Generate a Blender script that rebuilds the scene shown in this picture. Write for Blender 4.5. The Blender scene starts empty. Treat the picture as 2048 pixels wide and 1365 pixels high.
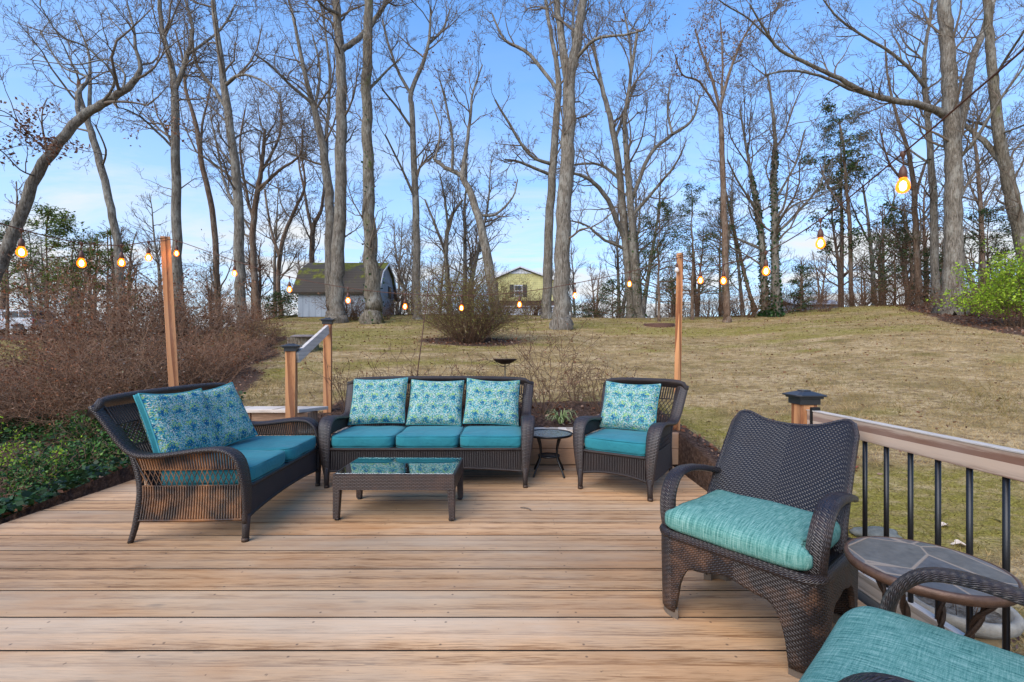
import bpy, math, random
import numpy as np
from mathutils import Vector, Matrix

R = math.radians
SC = bpy.context.scene
COL = SC.collection

# ------------------------------------------------------------------ camera, sky, sun, exposure
FPX = 911.0          # focal length in pixels of the 2048 px wide photograph
CAMH = 1.25
VH = 702.0           # row of the true horizon
cam_d = bpy.data.cameras.new('camera')
cam = bpy.data.objects.new('camera', cam_d)
COL.objects.link(cam)
cam.location = (0, 0, CAMH)
cam.rotation_euler = (R(90), 0, 0)
cam_d.sensor_width = 36.0
cam_d.lens = 36.0 * FPX / 2048.0
cam_d.shift_y = (VH - 682.5) / 2048.0
cam_d.clip_start = 0.05
cam_d.clip_end = 2000
SC.camera = cam

SUN_EL, SUN_AZ = 40.0, 215.0      # degrees; azimuth measured clockwise from +Y: behind the camera, a little left
world = bpy.data.worlds.new('World')
SC.world = world
world.use_nodes = True
wt = world.node_tree
wt.nodes.clear()
w_out = wt.nodes.new('ShaderNodeOutputWorld')
w_bg = wt.nodes.new('ShaderNodeBackground')
w_sky = wt.nodes.new('ShaderNodeTexSky')
w_sky.sky_type = 'NISHITA'
w_sky.sun_disc = False
w_sky.sun_elevation = R(SUN_EL)
w_sky.sun_rotation = R(SUN_AZ)
w_sky.altitude = 100
w_sky.air_density = 1.0
w_sky.dust_density = 0.6
w_sky.ozone_density = 2.5
w_bg.inputs['Strength'].default_value = 0.15
w_tc = wt.nodes.new('ShaderNodeTexCoord')
w_sep = wt.nodes.new('ShaderNodeSeparateXYZ')
wt.links.new(w_tc.outputs['Generated'], w_sep.inputs[0])
def wmath(op, a, b=None, clamp=False):
    n = wt.nodes.new('ShaderNodeMath'); n.operation = op; n.use_clamp = clamp
    for i, x in enumerate((a, b)):
        if x is None: continue
        if hasattr(x, 'links'): wt.links.new(x, n.inputs[i])
        else: n.inputs[i].default_value = x
    return n.outputs[0]
# thin high cloud: project the view direction on a flat layer overhead
zc = wmath('MAXIMUM', w_sep.outputs[2], 0.0)
zz = wmath('ADD', zc, 0.10)
cx = wmath('DIVIDE', w_sep.outputs[0], zz)
cy = wmath('DIVIDE', w_sep.outputs[1], zz)
w_cmb = wt.nodes.new('ShaderNodeCombineXYZ')
wt.links.new(cx, w_cmb.inputs[0]); wt.links.new(wmath('MULTIPLY', cy, 2.1), w_cmb.inputs[1])
w_n = wt.nodes.new('ShaderNodeTexNoise')
w_n.inputs['Scale'].default_value = 0.55
w_n.inputs['Detail'].default_value = 8
w_n.inputs['Roughness'].default_value = 0.62
w_n.inputs['Distortion'].default_value = 0.9
wt.links.new(w_cmb.outputs[0], w_n.inputs['Vector'])
w_r = wt.nodes.new('ShaderNodeValToRGB')
w_r.color_ramp.elements[0].position = 0.44
w_r.color_ramp.elements[0].color = (0, 0, 0, 1)
w_r.color_ramp.elements[1].position = 0.78
w_r.color_ramp.elements[1].color = (1, 1, 1, 1)
wt.links.new(w_n.outputs[0], w_r.inputs[0])
# more veil low in the sky, almost none overhead
veil = wmath('POWER', wmath('SUBTRACT', 1.0, zc), 2.1)
fac = wmath('ADD', wmath('MULTIPLY', w_r.outputs[0], wmath('ADD', wmath('MULTIPLY', wmath('POWER', wmath('SUBTRACT', 1.0, zc), 2.6), 1.25), -0.03)), wmath('MULTIPLY', veil, 0.95), True)
w_mx = wt.nodes.new('ShaderNodeMix'); w_mx.data_type = 'RGBA'
wt.links.new(fac, w_mx.inputs[0])
w_tint = wt.nodes.new('ShaderNodeMix'); w_tint.data_type = 'RGBA'; w_tint.blend_type = 'MULTIPLY'
w_tint.inputs[0].default_value = 1.0
w_tint.inputs[7].default_value = (0.22, 0.88, 1.36, 1)
wt.links.new(w_sky.outputs[0], w_tint.inputs[6])
wt.links.new(w_tint.outputs[2], w_mx.inputs[6])
w_mx.inputs[7].default_value = (3.15, 3.3, 3.45, 1)
wt.links.new(w_mx.outputs[2], w_bg.inputs['Color'])
wt.links.new(w_bg.outputs[0], w_out.inputs['Surface'])

sun_d = bpy.data.lights.new('sun', 'SUN')
sun_d.energy = 2.6
sun_d.angle = R(60)
sun_d.color = (1.0, 0.85, 0.70)
sun = bpy.data.objects.new('sun', sun_d)
COL.objects.link(sun)
az = R(SUN_AZ); el = R(SUN_EL)
sdir = Vector((math.sin(az) * math.cos(el), math.cos(az) * math.cos(el), math.sin(el)))
sun.rotation_euler = sdir.to_track_quat('Z', 'Y').to_euler()

SC.view_settings.view_transform = 'Standard'
SC.view_settings.look = 'None'
SC.view_settings.gamma = 1
SC.view_settings.use_curve_mapping = False
SC.view_settings.exposure = 0.92
SC.render.engine = 'CYCLES'
SC.cycles.max_bounces = 6
SC.cycles.transparent_max_bounces = 12
SC.cycles.caustics_reflective = False
SC.cycles.caustics_refractive = False
SC.cycles.sample_clamp_indirect = 4.0

# ------------------------------------------------------------------ helpers
def P(u, v, y):
    """point at depth y that the photograph shows at pixel (u, v) of 2048 x 1365"""
    return Vector(((u - 1024.0) / FPX * y, y, CAMH - (v - VH) / FPX * y))

def tag(o, label=None, cat=None, group=None, kind=None):
    if label: o['label'] = label
    if cat: o['category'] = cat
    if group: o['group'] = group
    if kind: o['kind'] = kind
    return o

def thing(name, label, cat, loc=(0, 0, 0), rz=0.0, group=None):
    o = bpy.data.objects.new(name, None)
    COL.objects.link(o)
    o.empty_display_size = 0.2
    o.location = loc
    o.rotation_euler = (0, 0, rz)
    return tag(o, label, cat, group)

def copy_tree(o, parent=None):
    c = o.copy(); COL.objects.link(c); c.parent = parent
    for ch in list(o.children):
        copy_tree(ch, c)
    return c

class MB:
    def __init__(s):
        s.v = []; s.f = []; s.uv = []; s.sm = []
    def add(s, vs, fs, uvs=None, smooth=False):
        b = len(s.v)
        s.v.extend([tuple(p) for p in vs])
        for i, f in enumerate(fs):
            s.f.append(tuple(b + k for k in f))
            s.uv.append(uvs[i] if uvs else None)
            s.sm.append(smooth)
        return s
    def box(s, c, size, M=None, smooth=False):
        hx, hy, hz = size[0] / 2, size[1] / 2, size[2] / 2
        vs = [Vector((x, y, z)) for z in (-hz, hz) for y in (-hy, hy) for x in (-hx, hx)]
        if M is not None: vs = [M @ p for p in vs]
        c = Vector(c)
        vs = [p + c for p in vs]
        fs = [(0, 2, 3, 1), (4, 5, 7, 6), (0, 1, 5, 4), (2, 6, 7, 3), (0, 4, 6, 2), (1, 3, 7, 5)]
        X, Y, Z = size
        rect = lambda a, b: [(0, 0), (a, 0), (a, b), (0, b)]
        uvs = [rect(X, Y), rect(X, Y), rect(X, Z), rect(X, Z), rect(Y, Z), rect(Y, Z)]
        return s.add(vs, fs, uvs, smooth)
    def tube(s, pts, rad, n=8, caps=True, smooth=True, flat=1.0):
        pts = [Vector(p) for p in pts]
        if not hasattr(rad, '__len__'): rad = [rad] * len(pts)
        m = len(pts)
        vs = []; L = 0; Ls = []
        prev = None
        for i, p in enumerate(pts):
            t = (pts[min(i + 1, m - 1)] - pts[max(i - 1, 0)]).normalized()
            if prev is None:
                a = Vector((0, 0, 1)) if abs(t.z) < 0.9 else Vector((1, 0, 0))
                u = t.cross(a).normalized()
            else:
                u = (prev - t * prev.dot(t))
                u = u.normalized() if u.length > 1e-6 else t.orthogonal().normalized()
            prev = u
            w = t.cross(u)
            if i: L += (p - pts[i - 1]).length
            Ls.append(L)
            for k in range(n):
                a = 2 * math.pi * k / n
                vs.append(p + (u * math.cos(a) + w * math.sin(a) * flat) * rad[i])
        fs = []; uvs = []
        for i in range(m - 1):
            for k in range(n):
                k2 = (k + 1) % n
                fs.append((i * n + k, i * n + k2, (i + 1) * n + k2, (i + 1) * n + k))
                c = 2 * math.pi * rad[0] / n
                uvs.append([(k * c, Ls[i]), ((k + 1) * c, Ls[i]), ((k + 1) * c, Ls[i + 1]), (k * c, Ls[i + 1])])
        if caps:
            fs.append(tuple(range(n))[::-1]); uvs.append([(0, 0)] * n)
            fs.append(tuple((m - 1) * n + k for k in range(n))); uvs.append([(0, 0)] * n)
        return s.add(vs, fs, uvs, smooth)
    def lathe(s, prof, c=(0, 0, 0), n=24, smooth=True, cap=False, sx=1, sy=1):
        vs = []; fs = []; uvs = []
        c = Vector(c)
        for (r, z) in prof:
            for k in range(n):
                a = 2 * math.pi * k / n
                vs.append(c + Vector((r * sx * math.cos(a), r * sy * math.sin(a), z)))
        for i in range(len(prof) - 1):
            for k in range(n):
                k2 = (k + 1) % n
                fs.append((i * n + k, i * n + k2, (i + 1) * n + k2, (i + 1) * n + k))
                uvs.append([(k / n, prof[i][1]), ((k + 1) / n, prof[i][1]), ((k + 1) / n, prof[i + 1][1]), (k / n, prof[i + 1][1])])
        if cap:
            fs.append(tuple(range(n))[::-1]); uvs.append([(0, 0)] * n)
            fs.append(tuple((len(prof) - 1) * n + k for k in range(n))); uvs.append([(0, 0)] * n)
        return s.add(vs, fs, uvs, smooth)
    def sweep(s, pts, sides, hw, th, ns=12, smooth=True):
        """a wide flat band with rounded edges along pts; sides = across vectors, hw = half widths, th = half thickness"""
        m = len(pts); vs = []; L = 0; Ls = []
        for i in range(m):
            p = Vector(pts[i])
            t = (Vector(pts[min(i + 1, m - 1)]) - Vector(pts[max(i - 1, 0)])).normalized()
            sd = Vector(sides[i]); sd = (sd - t * sd.dot(t)).normalized()
            nr = t.cross(sd)
            if i: L += (p - Vector(pts[i - 1])).length
            Ls.append(L)
            for k in range(ns):
                a = 2 * math.pi * k / ns
                ca, sa = math.cos(a), math.sin(a)
                ex = math.copysign(abs(ca) ** 0.55, ca); ey = math.copysign(abs(sa) ** 0.7, sa)
                vs.append(p + sd * ex * hw[i] + nr * ey * th[i])
        per = 4 * hw[0] + 4 * th[0]
        fs = []; uvs = []
        for i in range(m - 1):
            for k in range(ns):
                k2 = (k + 1) % ns
                fs.append((i * ns + k, i * ns + k2, (i + 1) * ns + k2, (i + 1) * ns + k))
                a0 = per * k / ns; a1 = per * (k + 1) / ns
                uvs.append([(a0, Ls[i]), (a1, Ls[i]), (a1, Ls[i + 1]), (a0, Ls[i + 1])])
        fs.append(tuple(range(ns))[::-1]); uvs.append([(0, 0)] * ns)
        fs.append(tuple((m - 1) * ns + k for k in range(ns))); uvs.append([(0, 0)] * ns)
        return s.add(vs, fs, uvs, smooth)
    def grid(s, fn, nu, nv, uvfn=None, smooth=True, closed_u=False):
        vs = [fn(i / nu, j / nv) for j in range(nv + 1) for i in range(nu + 1)]
        fs = []; uvs = []
        for j in range(nv):
            for i in range(nu):
                a = j * (nu + 1) + i
                fs.append((a, a + 1, a + nu + 2, a + nu + 1))
                q = [(i / nu, j / nv), ((i + 1) / nu, j / nv), ((i + 1) / nu, (j + 1) / nv), (i / nu, (j + 1) / nv)]
                uvs.append([uvfn(*x) for x in q] if uvfn else q)
        return s.add(vs, fs, uvs, smooth)
    def build(s, name, mat, parent=None, bevel=0, solid=0, subd=0, weld=False):
        me = bpy.data.meshes.new(name)
        me.from_pydata(s.v, [], s.f)
        ul = me.uv_layers.new(name='UVMap')
        flat = []
        for f, uv in zip(s.f, s.uv):
            if uv is None: uv = [(0, 0)] * len(f)
            for x in uv: flat.extend((x[0], x[1]))
        ul.data.foreach_set('uv', flat)
        me.polygons.foreach_set('use_smooth', s.sm)
        me.materials.append(mat)
        me.update()
        o = bpy.data.objects.new(name, me)
        COL.objects.link(o)
        if parent: o.parent = parent
        if weld:
            m = o.modifiers.new('weld', 'WELD'); m.merge_threshold = 0.0008
        if solid:
            m = o.modifiers.new('solid', 'SOLIDIFY'); m.thickness = solid; m.offset = 0
        if bevel:
            m = o.modifiers.new('bevel', 'BEVEL'); m.width = bevel; m.segments = 2; m.limit_method = 'ANGLE'; m.angle_limit = R(40)
        if subd:
            m = o.modifiers.new('sub', 'SUBSURF'); m.levels = subd; m.render_levels = subd
        return o

def np_mesh(name, V, F, mat, parent=None, attr=None, smooth=False):
    """V (n,3), F (m,k) numpy arrays; attr = per-face float"""
    me = bpy.data.meshes.new(name)
    n, (m, k) = len(V), F.shape
    me.vertices.add(n); me.vertices.foreach_set('co', V.astype(np.float32).ravel())
    me.loops.add(m * k); me.loops.foreach_set('vertex_index', F.astype(np.int32).ravel())
    me.polygons.add(m)
    me.polygons.foreach_set('loop_start', np.arange(0, m * k, k, dtype=np.int32))
    try: me.polygons.foreach_set('loop_total', np.full(m, k, dtype=np.int32))
    except Exception: pass
    if smooth: me.polygons.foreach_set('use_smooth', np.ones(m, dtype=bool))
    if attr is not None:
        a = me.attributes.new('tone', 'FLOAT', 'FACE'); a.data.foreach_set('value', attr.astype(np.float32))
    me.materials.append(mat)
    me.update(calc_edges=True)
    o = bpy.data.objects.new(name, me)
    COL.objects.link(o)
    if parent: o.parent = parent
    return o

def polys_mesh(name, polys, mat, parent=None, smooth=True):
    """polys: list of (pts (k,3), radii (k), sides) -> one mesh of tapered tubes, vectorised"""
    Vs = []; Fs = []; base = 0
    groups = {}
    for p, r, n in polys:
        groups.setdefault((len(p), n), []).append((p, r))
    for (k, n), lst in groups.items():
        A = np.array([x[0] for x in lst], dtype=float)      # g,k,3
        Rr = np.array([x[1] for x in lst], dtype=float)     # g,k
        g = len(lst)
        T = np.empty_like(A)
        T[:, 1:-1] = A[:, 2:] - A[:, :-2]; T[:, 0] = A[:, 1] - A[:, 0]; T[:, -1] = A[:, -1] - A[:, -2]
        T /= np.linalg.norm(T, axis=2, keepdims=True) + 1e-9
        ref = np.zeros((g, 3)); T0 = A[:, -1] - A[:, 0]; T0 /= np.linalg.norm(T0, axis=1, keepdims=True) + 1e-9
        up = np.abs(T0[:, 2]) < 0.75
        ref[up] = (0, 0, 1); ref[~up] = (1, 0, 0.1)
        U = np.cross(T, ref[:, None, :]); U /= np.linalg.norm(U, axis=2, keepdims=True) + 1e-9
        W = np.cross(T, U)
        ang = np.arange(n) * 2 * np.pi / n
        V = A[:, :, None, :] + Rr[:, :, None, None] * (U[:, :, None, :] * np.cos(ang)[None, None, :, None] + W[:, :, None, :] * np.sin(ang)[None, None, :, None])
        Vs.append(V.reshape(-1, 3))
        i, j, q = np.meshgrid(np.arange(g), np.arange(k - 1), np.arange(n), indexing='ij')
        q2 = (q + 1) % n
        a = base + (i * k + j) * n
        F = np.stack([a + q, a + q2, a + n + q2, a + n + q], axis=-1).reshape(-1, 4)
        Fs.append(F); base += g * k * n
    return np_mesh(name, np.concatenate(Vs), np.concatenate(Fs), mat, parent, smooth=smooth)

def quads(cent, size, rng, aspect=0.6, tilt=1.0):
    """leaf-like quads: cent (n,3), size (n,)"""
    n = len(cent)
    a = rng.normal(size=(n, 3)); a[:, 2] *= tilt
    a /= np.linalg.norm(a, axis=1, keepdims=True)
    b = rng.normal(size=(n, 3)); b[:, 2] *= tilt
    b -= a * np.sum(a * b, axis=1, keepdims=True); b /= np.linalg.norm(b, axis=1, keepdims=True) + 1e-9
    s = size[:, None]
    V = np.stack([cent - a * s * .5, cent + b * s * aspect * .5, cent + a * s * .5, cent - b * s * aspect * .5], axis=1).reshape(-1, 3)
    F = np.arange(n * 4).reshape(-1, 4)
    return V, F

def catmull(pts, per=4):
    pts = [np.array(p, dtype=float) for p in pts]
    out = []
    for i in range(len(pts) - 1):
        p0 = pts[max(i - 1, 0)]; p1 = pts[i]; p2 = pts[i + 1]; p3 = pts[min(i + 2, len(pts) - 1)]
        for k in range(per):
            t = k / per
            out.append(0.5 * ((2 * p1) + (-p0 + p2) * t + (2 * p0 - 5 * p1 + 4 * p2 - p3) * t * t + (-p0 + 3 * p1 - 3 * p2 + p3) * t ** 3))
    out.append(pts[-1])
    return out

# ------------------------------------------------------------------ materials
class Mat:
    def __init__(s, name, rough=0.6, spec=0.4):
        s.m = bpy.data.materials.new(name); s.m.use_nodes = True
        s.t = s.m.node_tree
        s.b = s.t.nodes['Principled BSDF']
        s.b.inputs['Roughness'].default_value = rough
        s.b.inputs['Specular IOR Level'].default_value = spec
    def node(s, typ, props=None, **ins):
        n = s.t.nodes.new('ShaderNode' + typ)
        for k, v in (props or {}).items(): setattr(n, k, v)
        for k, v in ins.items():
            key = k.replace('_', ' ')
            if k[0] == 'i' and k[1:].isdigit(): key = int(k[1:])
            s.put(n.inputs[key], v)
        return n
    def put(s, sock, v):
        if hasattr(v, 'links') and hasattr(v, 'node'): s.t.links.new(v, sock)
        elif isinstance(v, bpy.types.Node): s.t.links.new(v.outputs[0], sock)
        else:
            if hasattr(sock.default_value, '__len__') and hasattr(v, '__len__') and len(v) == 3 and len(sock.default_value) == 4: v = (*v, 1)
            sock.default_value = v
    def set(s, **k):
        for a, v in k.items(): s.put(s.b.inputs[a.replace('_', ' ')], v)
        return s
    def math(s, op, a, b=0.0, c=None, clamp=False):
        n = s.node('Math', {'operation': op, 'use_clamp': clamp}, i0=a, i1=b)
        if c is not None: s.put(n.inputs[2], c)
        return n.outputs[0]
    def mix(s, f, a, b, mode='MIX'):
        n = s.node('Mix', {'data_type': 'RGBA', 'blend_type': mode}, i0=f, i6=a, i7=b)
        return n.outputs[2]
    def ramp(s, f, stops, interp='LINEAR'):
        n = s.node('ValToRGB', i0=f); cr = n.color_ramp; cr.interpolation = interp
        while len(cr.elements) < len(stops): cr.elements.new(0.5)
        for e, (p, c) in zip(cr.elements, stops):
            e.position = p; e.color = (*c, 1) if hasattr(c, '__len__') else (c, c, c, 1)
        return n.outputs[0]
    def obj(s): return s.node('TexCoord').outputs['Object']
    def uv(s): return s.node('TexCoord').outputs['UV']
    def map(s, vec, scale=(1, 1, 1), loc=(0, 0, 0), rot=(0, 0, 0)):
        return s.node('Mapping', i0=vec, i1=loc, i2=rot, i3=scale).outputs[0]
    def noise(s, vec, scale, detail=4, rough=0.55, dist=0.0, out=0):
        return s.node('TexNoise', Vector=vec, Scale=scale, Detail=detail, Roughness=rough, Distortion=dist).outputs[out]
    def sep(s, vec): return s.node('SeparateXYZ', i0=vec).outputs
    def comb(s, x, y, z=0.0): return s.node('CombineXYZ', i0=x, i1=y, i2=z).outputs[0]
    def bump(s, h, strength=0.4, dist=0.01):
        n = s.node('Bump', Strength=strength, Distance=dist, Height=h)
        s.t.links.new(n.outputs[0], s.b.inputs['Normal']); return s
    def rnd(s): return s.node('ObjectInfo').outputs['Random']

def wood_mat(name, axis, base, dark, grey=(0.36, 0.31, 0.26), greyamt=0.25, pitch=None, rough=0.7, scale=1.0, ringc=0.32):
    """axis = direction of the grain 0/1/2 in object space; pitch: the board pitch along Y for a deck"""
    M = Mat(name, rough, 0.3)
    o = M.obj()
    x, y, z = M.sep(o)
    if pitch:
        yb = M.math('ADD', M.math('DIVIDE', y, pitch), 100.0)
        idx = M.math('FLOOR', yb)
        wn = M.node('TexWhiteNoise', {'noise_dimensions': '1D'}); M.put(wn.inputs['W'], idx)
        r = wn.outputs[0]
        col3 = M.sep(wn.outputs[1])
        o = M.comb(M.math('ADD', x, M.math('MULTIPLY', r, 37.0)), y, M.math('MULTIPLY', r, 11.0))
    else:
        r = M.rnd()
        o = M.node('VectorMath', {'operation': 'ADD'}, i0=o, i1=M.comb(M.math('MULTIPLY', r, 7.0), M.math('MULTIPLY', r, 13.0), M.math('MULTIPLY', r, 5.0))).outputs[0]
    st = [9.0 * scale] * 3; st[axis] = 0.55 * scale
    v = M.map(o, tuple(st))
    warp = M.noise(v, 1.1, 3, 0.5)
    rings = M.node('TexWave', {'wave_type': 'BANDS', 'bands_direction': ('Y', 'Z', 'DIAGONAL')[axis], 'wave_profile': 'SAW'}, Vector=v, Scale=0.35, Distortion=5.0, Detail=2.5, Detail_Scale=0.8, Detail_Roughness=0.6)
    st2 = [120.0 * scale] * 3; st2[axis] = 6.0 * scale
    fine = M.noise(M.map(o, tuple(st2)), 1.0, 4, 0.7)
    g = M.math('ADD', M.math('MULTIPLY', rings.outputs[1], ringc), M.math('MULTIPLY', fine, 1 - ringc))
    c = M.ramp(g, [(0.37, dark), (0.48, base), (0.63, tuple(min(1, q * 1.25) for q in base))])
    # knots
    st3 = [6.0 * scale] * 3; st3[axis] = 1.7 * scale
    vo = M.node('TexVoronoi', {'feature': 'F1'}, Vector=M.map(o, tuple(st3), loc=(3.1, 1.7, 0.4)), Scale=1.0, Randomness=1.0)
    kn = M.ramp(vo.outputs['Distance'], [(0.035, 1.0), (0.10, 0.0)])
    c = M.mix(M.math('MULTIPLY', kn, 0.75), c, tuple(q * 0.35 for q in dark))
    if pitch:
        vk = M.node('TexVoronoi', {'feature': 'F1'}, Vector=M.map(o, (5.5, 42, 42), loc=(1, 2, 3)), Scale=1.0, Randomness=1.0)
        ck = M.math('MULTIPLY', M.ramp(vk.outputs['Distance'], [(0.10, 1.0), (0.17, 0.0)]), M.ramp(M.sep(vk.outputs['Color'])[0], [(0.93, 0.0), (0.94, 1.0)]))
        c = M.mix(M.math('MULTIPLY', ck, 0.8), c, (0.07, 0.04, 0.022))
        og = M.ramp(M.noise(M.map(o, (0.8, 3.5, 3.5), loc=(7, 3, 1)), 1.0, 3, 0.6), [(0.52, 0.0), (0.70, 1.0)])
        c = M.mix(M.math('MULTIPLY', og, 0.6), c, (0.44, 0.21, 0.08))
    # weathering
    wv = [2.2] * 3; wv[axis] = 0.5
    w = M.ramp(M.noise(M.map(o, tuple(wv), loc=(9, 4, 2)), 1.0, 5, 0.65), [(0.42, 0.0), (0.68, 1.0)])
    c = M.mix(M.math('MULTIPLY', w, greyamt), c, grey)
    big = M.noise(M.map(M.obj(), (0.9, 0.9, 0.9), loc=(5, 1, 0)), 1.0, 3, 0.6)
    c = M.mix(0.8, c, M.ramp(big, [(0.3, (0.82, 0.80, 0.78)), (0.7, (1.12, 1.10, 1.08))]), 'MULTIPLY')
    if pitch:
        c = M.mix(0.85, c, M.ramp(r, [(0.0, (0.78, 0.76, 0.75)), (0.5, (1.0, 0.97, 0.93)), (1.0, (1.18, 1.16, 1.16))]), 'MULTIPLY')
        fx_ = M.math('MULTIPLY', M.math('SUBTRACT', M.math('FRACT', M.math('DIVIDE', x, 0.61)), 0.5), 0.61)
        fy_ = M.math('SUBTRACT', M.math('ABSOLUTE', M.math('MULTIPLY', M.math('SUBTRACT', M.math('FRACT', yb), 0.5), pitch)), 0.080)
        dd_ = M.math('SQRT', M.math('ADD', M.math('MULTIPLY', fx_, fx_), M.math('MULTIPLY', fy_, fy_)))
        c = M.mix(M.ramp(dd_, [(0.0036, 0.75), (0.0052, 0.0)]), c, (0.05, 0.035, 0.03))
        sp = M.ramp(M.noise(M.map(M.obj(), (30, 30, 30)), 1.0, 2, 0.6), [(0.71, 0.0), (0.76, 1.0)])
        c = M.mix(M.math('MULTIPLY', sp, 0.55), c, (0.06, 0.04, 0.025))
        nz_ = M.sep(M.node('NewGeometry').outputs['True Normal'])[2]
        c = M.mix(M.ramp(nz_, [(0.35, 1.0), (0.9, 0.0)]), c, (0.035, 0.022, 0.014))  # board side faces painted dark, standing in for shade inside the gaps
    M.set(Base_Color=c, Roughness=M.ramp(fine, [(0.3, rough - 0.12), (0.7, rough + 0.1)]))
    M.bump(g, 0.35, 0.004)
    return M.m

def wicker_mat(name, cell=(0.022, 0.0075), tone=(0.021, 0.0135, 0.0115), light=(0.085, 0.046, 0.028), chevron=0.0, rough=0.38, warm=0.35, rot=0.0):
    M = Mat(name, rough, 0.55)
    u, v, _ = M.sep(M.uv())
    if chevron:
        v = M.math('ADD', v, M.math('MULTIPLY', M.math('ABSOLUTE', u), chevron))
    if rot: u, v = v, u
    vec = M.comb(M.math('DIVIDE', u, cell[0] * 2), M.math('DIVIDE', v, cell[1] * 4))
    br = M.node('TexBrick', {'offset': 0.5, 'squash': 1.0}, Vector=vec, Scale=1.0, Color1=(0.15, 0.15, 0.15), Color2=(1, 1, 1), Mortar=(0, 0, 0), Mortar_Size=0.028, Mortar_Smooth=0.6, Bias=-0.2, Brick_Width=0.5, Row_Height=0.25)
    # the bow of each strand over its neighbour
    fr = M.math('FRACT', M.math('ADD', M.math('DIVIDE', u, cell[0]), M.math('MULTIPLY', M.math('FLOOR', M.math('DIVIDE', v, cell[1])), 0.5)))
    bow = M.math('SINE', M.math('MULTIPLY', fr, math.pi))
    rv = M.math('SINE', M.math('MULTIPLY', M.math('FRACT', M.math('DIVIDE', v, cell[1])), math.pi))
    h = M.math('MULTIPLY', M.math('POWER', bow, 0.6), M.math('POWER', rv, 0.5))
    nz = M.noise(M.obj(), 9.0, 3, 0.6)
    c = M.mix(M.math('MULTIPLY', br.outputs[0], 0.5), tone, tuple(q * 1.9 for q in tone))
    c = M.mix(M.math('MULTIPLY', M.ramp(nz, [(0.48, 0.0), (0.72, 1.0)]), warm), c, light)
    c = M.mix(M.ramp(h, [(0.1, 1.0), (0.5, 0.0)]), c, tuple(q * 0.25 for q in tone))
    M.set(Base_Color=c, Roughness=M.ramp(nz, [(0.3, rough - 0.05), (0.7, rough + 0.14)]))
    M.bump(h, 0.85, 0.004)
    return M.m

def strand_mat(name, tone, light, warm=0.4):
    """thin ribs wound with cane: fine rings along the rib"""
    M = Mat(name, 0.36, 0.55)
    u, v, _ = M.sep(M.uv())
    ring = M.math('ABSOLUTE', M.math('SINE', M.math('MULTIPLY', v, math.pi / 0.0075)))
    nz = M.noise(M.obj(), 5.0, 3, 0.6)
    c = M.mix(M.math('MULTIPLY', M.ramp(nz, [(0.42, 0.0), (0.62, 1.0)]), warm), tone, light)
    c = M.mix(M.ramp(ring, [(0.15, 1.0), (0.5, 0.0)]), c, tuple(q * 0.4 for q in tone))
    M.set(Base_Color=c)
    M.bump(ring, 0.8, 0.003)
    return M.m

def teal_mat():
    M = Mat('teal_canvas', 0.85, 0.2)
    o = M.obj()
    x, y, z = M.sep(o)
    n1 = M.noise(o, 5.0, 3, 0.6)
    n2 = M.noise(M.map(o, (260, 260, 260)), 1.0, 2, 0.5)
    c = M.ramp(n1, [(0.3, (0.017, 0.145, 0.175)), (0.7, (0.024, 0.195, 0.225))])
    c = M.mix(0.3, c, M.ramp(n2, [(0.3, (0.75, 0.75, 0.75)), (0.7, (1.2, 1.2, 1.2))]), 'MULTIPLY')
    M.set(Base_Color=c); M.b.inputs['Sheen Weight'].default_value = 0.08
    M.bump(M.math('ADD', M.math('MULTIPLY', M.noise(M.map(o, (7, 7, 9)), 1.0, 3, 0.5, 1.0), 1.0), M.math('MULTIPLY', n2, 0.03)), 0.55, 0.02)
    return M.m

def slub_mat():
    M = Mat('aqua_slub_weave', 0.9, 0.15)
    uvv = M.uv()
    a = M.noise(M.map(uvv, (160, 14, 1)), 1.0, 3, 0.65)
    b = M.noise(M.map(uvv, (16, 260, 1)), 1.0, 3, 0.65)
    f = M.noise(M.map(uvv, (420, 420, 1)), 1.0, 1, 0.5)
    g = M.math('ADD', M.math('MULTIPLY', a, 0.5), M.math('ADD', M.math('MULTIPLY', b, 0.3), M.math('MULTIPLY', f, 0.2)))
    c = M.ramp(g, [(0.36, (0.020, 0.090, 0.078)), (0.48, (0.085, 0.225, 0.190)), (0.62, (0.22, 0.37, 0.315))])
    M.set(Base_Color=c)
    M.bump(g, 0.5, 0.004)
    return M.m

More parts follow.
